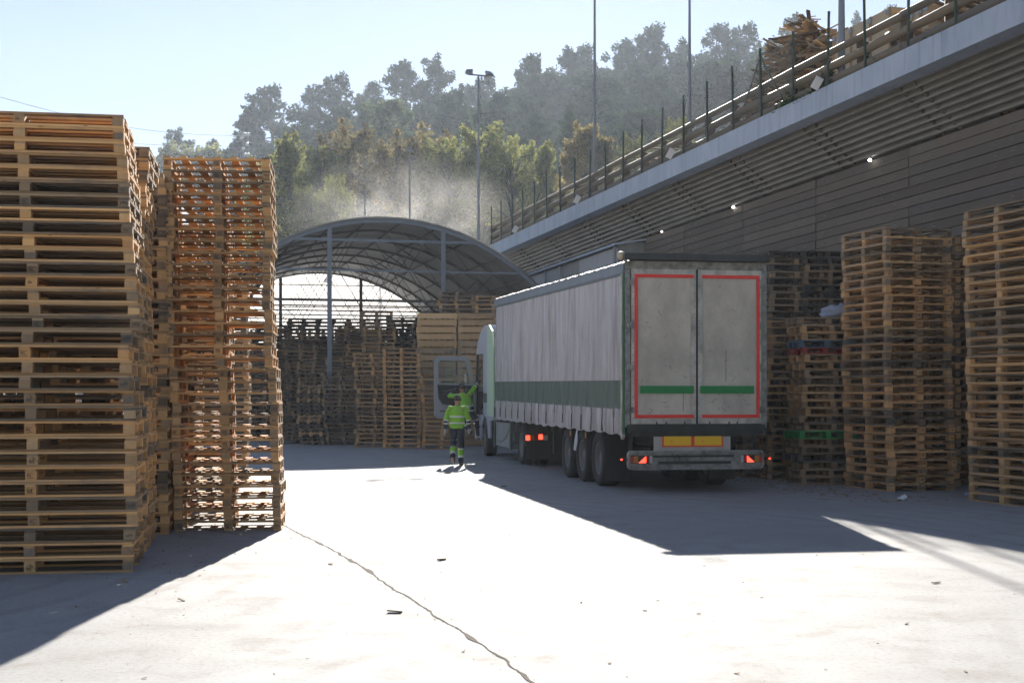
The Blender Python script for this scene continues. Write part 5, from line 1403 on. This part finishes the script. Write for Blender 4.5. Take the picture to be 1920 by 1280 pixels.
def pine(seed, H, Wd, open_=.35, dens=1.0, mat='needle', lift=.3, ls=.24):
    """returns crown, trunk MBs; base at origin"""
    random.seed(seed); cr = MB(); tr = MB()
    bx, by = random.uniform(-.5, .5), random.uniform(-.3, .3)
    tp = [Vector((bx * math.sin(k / 6 * 2.2) * k / 6, by * k / 6, H * .95 * k / 6 - (1.2 if k == 0 else 0))) for k in range(7)]
    tr.tube(tp, [.24, .2, .17, .14, .1, .07, .03], 7)
    nb = int(15 + H * 1.7)
    for k in range(nb):
        t = lift + (1 - lift) * (k + random.random()) / nb
        base = tp[0].lerp(tp[-1], t) + Vector((bx * .5 * t, 0, 0)); base.z = H * .95 * t
        sh = math.sin(math.pi * min(1, max(0.02, (t - lift) / (1 - lift))) ** .62) ** .75
        L = Wd / 2 * (sh * random.uniform(.55, 1.15) + .12); a = k * 2.4 + random.uniform(-.5, .5)
        tip = base + Vector((math.cos(a) * L, math.sin(a) * L, L * random.uniform(.05, .5)))
        mid = base.lerp(tip, .5) + Vector((0, 0, -.1 * L)); tr.tube([base, mid, tip], [.06, .04, .015], 4, caps=False)
        m_ = max(2, int(L * 2.0))
        for q in range(m_):
            f = .35 + .65 * (q + random.random()) / m_; c = base.lerp(tip, f) + Vector((random.gauss(0, .25), random.gauss(0, .25), random.gauss(0, .15) + .15))
            if random.random() < open_ * .5: continue
            clump(cr, c, random.uniform(.38, .72), int(52 * dens), ls, .7)
    clump(cr, Vector((tp[-1].x, tp[-1].y, H * .95)), .55, int(60 * dens), ls)
    return cr, tr
def broad(seed, H, Wd, mat, dens=1.0, spire=False, ls=.17):
    random.seed(seed); cr = MB(); tr = MB()
    tr.tube([(0, 0, -1.2), (.1, 0, H * .3), (.0, .1, H * .7)], [.2, .15, .06], 7)
    nl = 46
    for k in range(nl):
        t = random.random(); a = random.uniform(0, 6.28)
        z = H * (.10 + .86 * t); rad = Wd / 2 * ((1 - t) ** .8 * .95 + .12 if spire else math.sin(math.pi * (.14 + .80 * t)) ** .7) * random.uniform(.45, 1)
        c = Vector((math.cos(a) * rad, math.sin(a) * rad, z))
        tr.tube([(0, 0, z * .6), c * .55 + Vector((0, 0, z * .4)), c], [.06, .04, .015], 4, caps=False)
        clump(cr, c, random.uniform(.45, .95) * Wd / 5.5, int(120 * dens), ls, 1.0)
        for q in range(3):      # sprays that stick out of the crown
            e = c + Vector((math.cos(a) * .5, math.sin(a) * .5, random.uniform(.3, 1.0))) * (Wd / 6); clump(cr, e, .28, int(20 * dens), ls * .9, 1.5)
    return cr, tr
PV = [pine(s, H, w, o, 1.0, lift=l) for s, H, w, o, l in ((1, 11, 6.2, .3, .25), (2, 12, 5.2, .4, .3), (3, 10, 6.6, .25, .2), (4, 13, 6.0, .5, .45), (5, 11.5, 4.4, .2, .12))]
PVm = [(c.mesh('crown', M['needle']), t.mesh('trunk', M['bark']), H) for (c, t), H in zip(PV, (11, 12, 10, 13, 11.5))]
c_, t_ = pine(6, 8.6, 7.4, .2, 1.2, lift=.12); LPm = (c_.mesh('crown', M['needle2']), t_.mesh('trunk', M['bark']), 8.6)
BV = []
for s, H, w, mt, sp in ((11, 8, 6, 'leafy', False), (12, 8, 5, 'leafy', True), (13, 6, 5.5, 'leafo', False), (14, 7, 6.5, 'leafy', False), (15, 6, 4.5, 'leafo', True)):
    c, t = broad(s, H, w, mt, 1.0, sp); BV.append((c.mesh('crown', M[mt]), t.mesh('trunk', M['bark']), H))
def put_tree(name, ms, x, y, zb, H, wsc, label, group, cat):
    k_ = hs(y); x, y, zb = far(x, y, zb); H *= k_
    s = H / ms[2]; o = empty(name, (x, y, zb), random.uniform(-.5, .5)); tag(o, label, cat, group)
    for nm, me in (('crown', ms[0]), ('trunk', ms[1])):
        c = link(nm, me, o); c.scale = (s * wsc, s * wsc, s)
    return o
random.seed(77)
# pines on the skyline and in front of it: (px, py of the top, variant, Z, height, width factor, what marks it)
SKY = [(335, 242, 3, 150, 8.5, 1.0, 'lone round-topped pine standing clear at the far left of the ridge'),
       (404, 262, 2, 150, 6.5, .85, 'small low pine just left of the lamp mast'),
       (458, 200, 1, 148, 11, .95, 'open-branched pine behind the lamp mast'),
       (515, 160, 0, 148, 12, 1.05, 'broad dark pine where the ridge starts to climb'),
       (578, 162, 4, 150, 11, .95, 'narrow pine right of the broad dark one on the ridge'),
       (640, 138, 0, 148, 12.5, .95, 'high dark pine left of the ridge centre'),
       (690, 150, 1, 152, 11, .9, 'thin-crowned pine between two high dark pines'),
       (762, 117, 2, 148, 13, .85, 'dense high pine left of the forked open one'),
       (824, 106, 3, 150, 13.5, .85, 'tall pine with bare forked limbs showing sky'),
       (875, 160, 4, 150, 11, .9, 'lower pine left of the floodlight pole'),
       (918, 140, 0, 146, 12, .8, 'pale hazy pine right of the floodlight pole'),
       (988, 96, 1, 140, 14, .75, 'tall pointed pine with level branches at the ridge centre'),
       (1062, 88, 4, 150, 13, 1.0, 'hazy pine left of the middle light pole'),
       (1105, 84, 0, 152, 12, .85, 'hazy pine touching the middle light pole'),
       (1180, 76, 2, 152, 12, .9, 'broad hazy pine right of the middle light pole'),
       (1236, 46, 0, 150, 14, .85, 'highest hazy pine between the two tall poles'),
       (1278, 72, 4, 152, 12, .8, 'hazy pine just left of the second tall pole'),
       (1340, 40, 1, 150, 13, .9, 'hazy pine right of the second tall pole'),
       (1405, 44, 0, 150, 13, .95, 'hazy pine above the braced fence post'),
       (1497, 28, 2, 150, 12, .75, 'hazy pine showing above the scrap wood pile'),
       (1605, 22, 4, 150, 11, .6, 'small hazy pine peeping over the plywood crates'),
       (1665, 6, 1, 150, 12, .6, 'rightmost hazy pine above the plywood crates')]
for px, py, v, Z, H, ws, lab in SKY:
    p = pos(px, py, Z); put_tree('pine_tree', PVm[v], p.x, Z, p.z - H, H, ws, lab, 'pines on the ridge', 'tree')
FRONT = [(728, 188, 'L', 125, 7.0, .88, 'pale sunlit round pine standing before the dark pines'),
         (858, 168, 0, 132, 9, .9, 'grey-green pine below the forked one'),
         (925, 170, 1, 128, 10, .9, 'grey-green pine behind the floodlight pole'),
         (1000, 210, 4, 120, 6.5, .9, 'young pine below the tall pointed one'),
         (1065, 205, 4, 112, 5.2, .9, 'small pointed pine left of the middle pole above the ochre shrubs'),
         (1150, 150, 2, 130, 10, 1.0, 'dark pine right behind the middle light pole'),
         (1240, 140, 0, 130, 11, 1.0, 'dark pine behind the fence between the poles'),
         (1330, 120, 2, 130, 11, 1.0, 'dark pine behind the second tall pole'),
         (1420, 130, 0, 128, 11, 1.0, 'dark pine left of the scrap wood pile'),
         (560, 235, 2, 132, 9, 1.1, 'dark pine above the yellow-green treetop'),
         (650, 200, 0, 134, 10, 1.1, 'dark pine left of the pale round one'),
         (800, 200, 2, 134, 9, 1.1, 'dark pine right of the pale round one')]
for px, py, v, Z, H, ws, lab in FRONT:
    p = pos(px, py, Z); put_tree('pine_tree', LPm if v == 'L' else PVm[v], p.x, Z, p.z - H, H, ws, lab, 'pines on the slope', 'tree')
DEC = [(540, 262, 1, 92, 7.2, .9, 'tall yellow-green tree right behind the see-through stack'),
       (500, 300, 0, 95, 6.5, .8, 'yellow-green tree mostly hidden by the see-through stack'),
       (625, 335, 0, 86, 4.4, .82, 'bright sunlit tree whose foot is lost in the dust'),
       (585, 350, 3, 88, 4.5, .75, 'leafy bush between the tall yellow-green tree and the bright one'),
       (650, 238, 2, 104, 4.8, 1.1, 'ochre-topped tree above the bright sunlit one'),
       (600, 275, 3, 100, 4.6, .9, 'dull green tree left of the ochre-topped one'),
       (742, 262, 2, 102, 5.6, 1.0, 'ochre tree left of the thin light pole'),
       (798, 250, 2, 104, 6.0, .95, 'reddish ochre tree right of the thin light pole'),
       (850, 262, 3, 100, 6.5, .95, 'olive tree left of the floodlight pole'),
       (905, 240, 0, 100, 7.4, 1.0, 'big olive tree behind the floodlight pole'),
       (960, 258, 3, 98, 6.6, .9, 'olive tree right of the floodlight pole'),
       (1022, 275, 1, 92, 5.2, .8, 'small pale tree above the far end of the wall'),
       (1098, 238, 4, 88, 5.4, .95, 'ochre bush left of the middle light pole above the rim'),
       (1135, 262, 4, 88, 4.4, .8, 'low ochre bush right of the middle light pole'),
       (1190, 255, 3, 86, 3.6, .7, 'small green bush behind the rim fence'),
       (1270, 225, 0, 84, 3.4, .8, 'pale green bush behind the low scrap pile')]
for px, py, v, Z, H, ws, lab in DEC:
    p = pos(px, py, Z); put_tree('leafy_tree', BV[v], p.x, Z, p.z - H, H, ws, lab, 'broadleaf trees at the foot of the slope', 'tree')
# the wood between and behind them, which reads as one mass
wd_ = MB(); random.seed(5)
def append(src, x, y, z, s, ws, a, mi):
    s *= hs(y); x, y, z = far(x, y, z)
    b = len(wd_.v); c, n_ = math.cos(a) * s * ws, math.sin(a) * s * ws
    wd_.v += [(px_ * c - py_ * n_ + x, px_ * n_ + py_ * c + y, pz_ * s + z) for px_, py_, pz_ in src.v]
    wd_.f += [[b + i for i in f] for f in src.f]; wd_.mi += [mi] * len(src.f); wd_.tone += src.tone; wd_.uv += src.uv; wd_.smooth += src.smooth
fil = [pine(40 + i, 9, 6.5, .1, .55, ls=.34, lift=.05) for i in range(3)]
filb = [broad(60 + i, 6, 6, 'leafy', .5, ls=.24) for i in range(2)]
skyline = sorted((px, py) for px, py, *_ in SKY)
def skyy(px):
    for (a, ya), (b, yb) in zip(skyline, skyline[1:]):
        if a <= px <= b: return ya + (yb - ya) * (px - a) / (b - a)
    return 400 if px < skyline[0][0] else 30
for k in range(115):
    px = random.uniform(400, 1750); Z = random.uniform(104, 150); x = (px - 960) / F * Z
    s = random.uniform(.75, 1.15); H = 9 * s; zb = hill0(x, Z); ytop = HOR - (zb + H - EYE) * F / Z; lim_ = skyy(px) + 45
    if ytop < lim_: zb -= (lim_ - ytop) * Z / F
    src = random.choice(fil); append(src[0], x, Z, zb, s, random.uniform(.9, 1.2), random.uniform(0, 6), 0)
for k in range(36):
    px = random.uniform(470, 1300); Z = random.uniform(90, 108); x = (px - 960) / F * Z; s = random.uniform(.6, .9)
    src = random.choice(filb); append(src[0], x, Z, hill0(x, Z) - .5, s, 1.1, random.uniform(0, 6), 1)
for k in range(10):
    px = random.uniform(280, 440); Z = 146; x = (px - 960) / F * Z
    append(random.choice(filb)[0], x, Z, pos(px, random.uniform(285, 320), Z).z - 5, .9, 1.1, 0, 1)
tag(wd_.build('forest', [M['needle'], M['leafy']]), 'dark wooded slope filling the space between the single trees', 'forest', kind='stuff')

# power cables in the left sky
for (xa, ya), (xb, yb), lab in (((-60, 165), (470, 255), 'upper thin power cable crossing the sky above the left stacks'), ((-60, 198), (400, 272), 'lower thin power cable crossing the sky above the left stacks')):
    a = pos(xa, ya, 120); b_ = pos(xb, yb, 160); b = MB(); b.tube([a.lerp(b_, t / 12) - Vector((0, 0, 1.2 * math.sin(math.pi * t / 12))) for t in range(13)], .022, 5)
    tag(b.build('power_cable', M['chrome_dark']), lab, 'cable')

# ------------------------------------------------------------------ air: haze box and the cloud of dust behind the shed
hz = MB(); hz.box((0, 210, 55.5), (700, 480, 115))
m, nt, out = newmat('haze_air'); pv = nt.nodes.new('ShaderNodeVolumePrincipled')
pv.inputs['Color'].default_value = (.76, .86, 1.0, 1); pv.inputs['Density'].default_value = .0003; pv.inputs['Anisotropy'].default_value = .32
nt.links.new(pv.outputs[0], out.inputs['Volume'])
haze = hz.build('haze', m); tag(haze, 'thin blue haze filling the yard and valley', 'haze', kind='stuff')
dc = MB()
c0 = pos(755, 408, 92); k = 20; nr = 12; vs = []
for j in range(nr + 1):
    ph = math.pi * j / nr
    for i in range(k):
        a = 2 * math.pi * i / k; vs.append((math.sin(ph) * math.cos(a) * 8.0, math.sin(ph) * math.sin(a) * 3.5, math.cos(ph) * 4.4))
dc.add(vs, [(j * k + i, (j + 1) * k + i, (j + 1) * k + (i + 1) % k, j * k + (i + 1) % k) for j in range(nr) for i in range(k)], 0, .5)
m, nt, out = newmat('dust_cloud_air'); pv = nt.nodes.new('ShaderNodeVolumePrincipled')
ob = coords(nt, 'Object'); ns = noise_n(nt, ob, .34, 2, .5, .8)
g_ = nt.nodes.new('ShaderNodeVectorMath'); g_.operation = 'LENGTH'; mp = nt.nodes.new('ShaderNodeVectorMath'); mp.operation = 'DIVIDE'; mp.inputs[1].default_value = (8.0, 3.5, 4.4); nt.links.new(ob, mp.inputs[0]); nt.links.new(mp.outputs[0], g_.inputs[0])
fall = math_n(nt, 'SUBTRACT', 1.0, g_.outputs['Value'], clamp=True)
den = math_n(nt, 'MULTIPLY', math_n(nt, 'MULTIPLY', ramp(nt, ns, [(.34, 0.), (.66, 1.)]), fall), .10)
nt.links.new(den, pv.inputs['Density']); pv.inputs['Color'].default_value = (.95, .93, .90, 1); pv.inputs['Anisotropy'].default_value = .4; nt.links.new(pv.outputs[0], out.inputs['Volume'])
tag(dc.build('dust_cloud', m, None, c0), 'pale cloud of dust hanging behind the arched shed roof', 'dust cloud', kind='stuff')
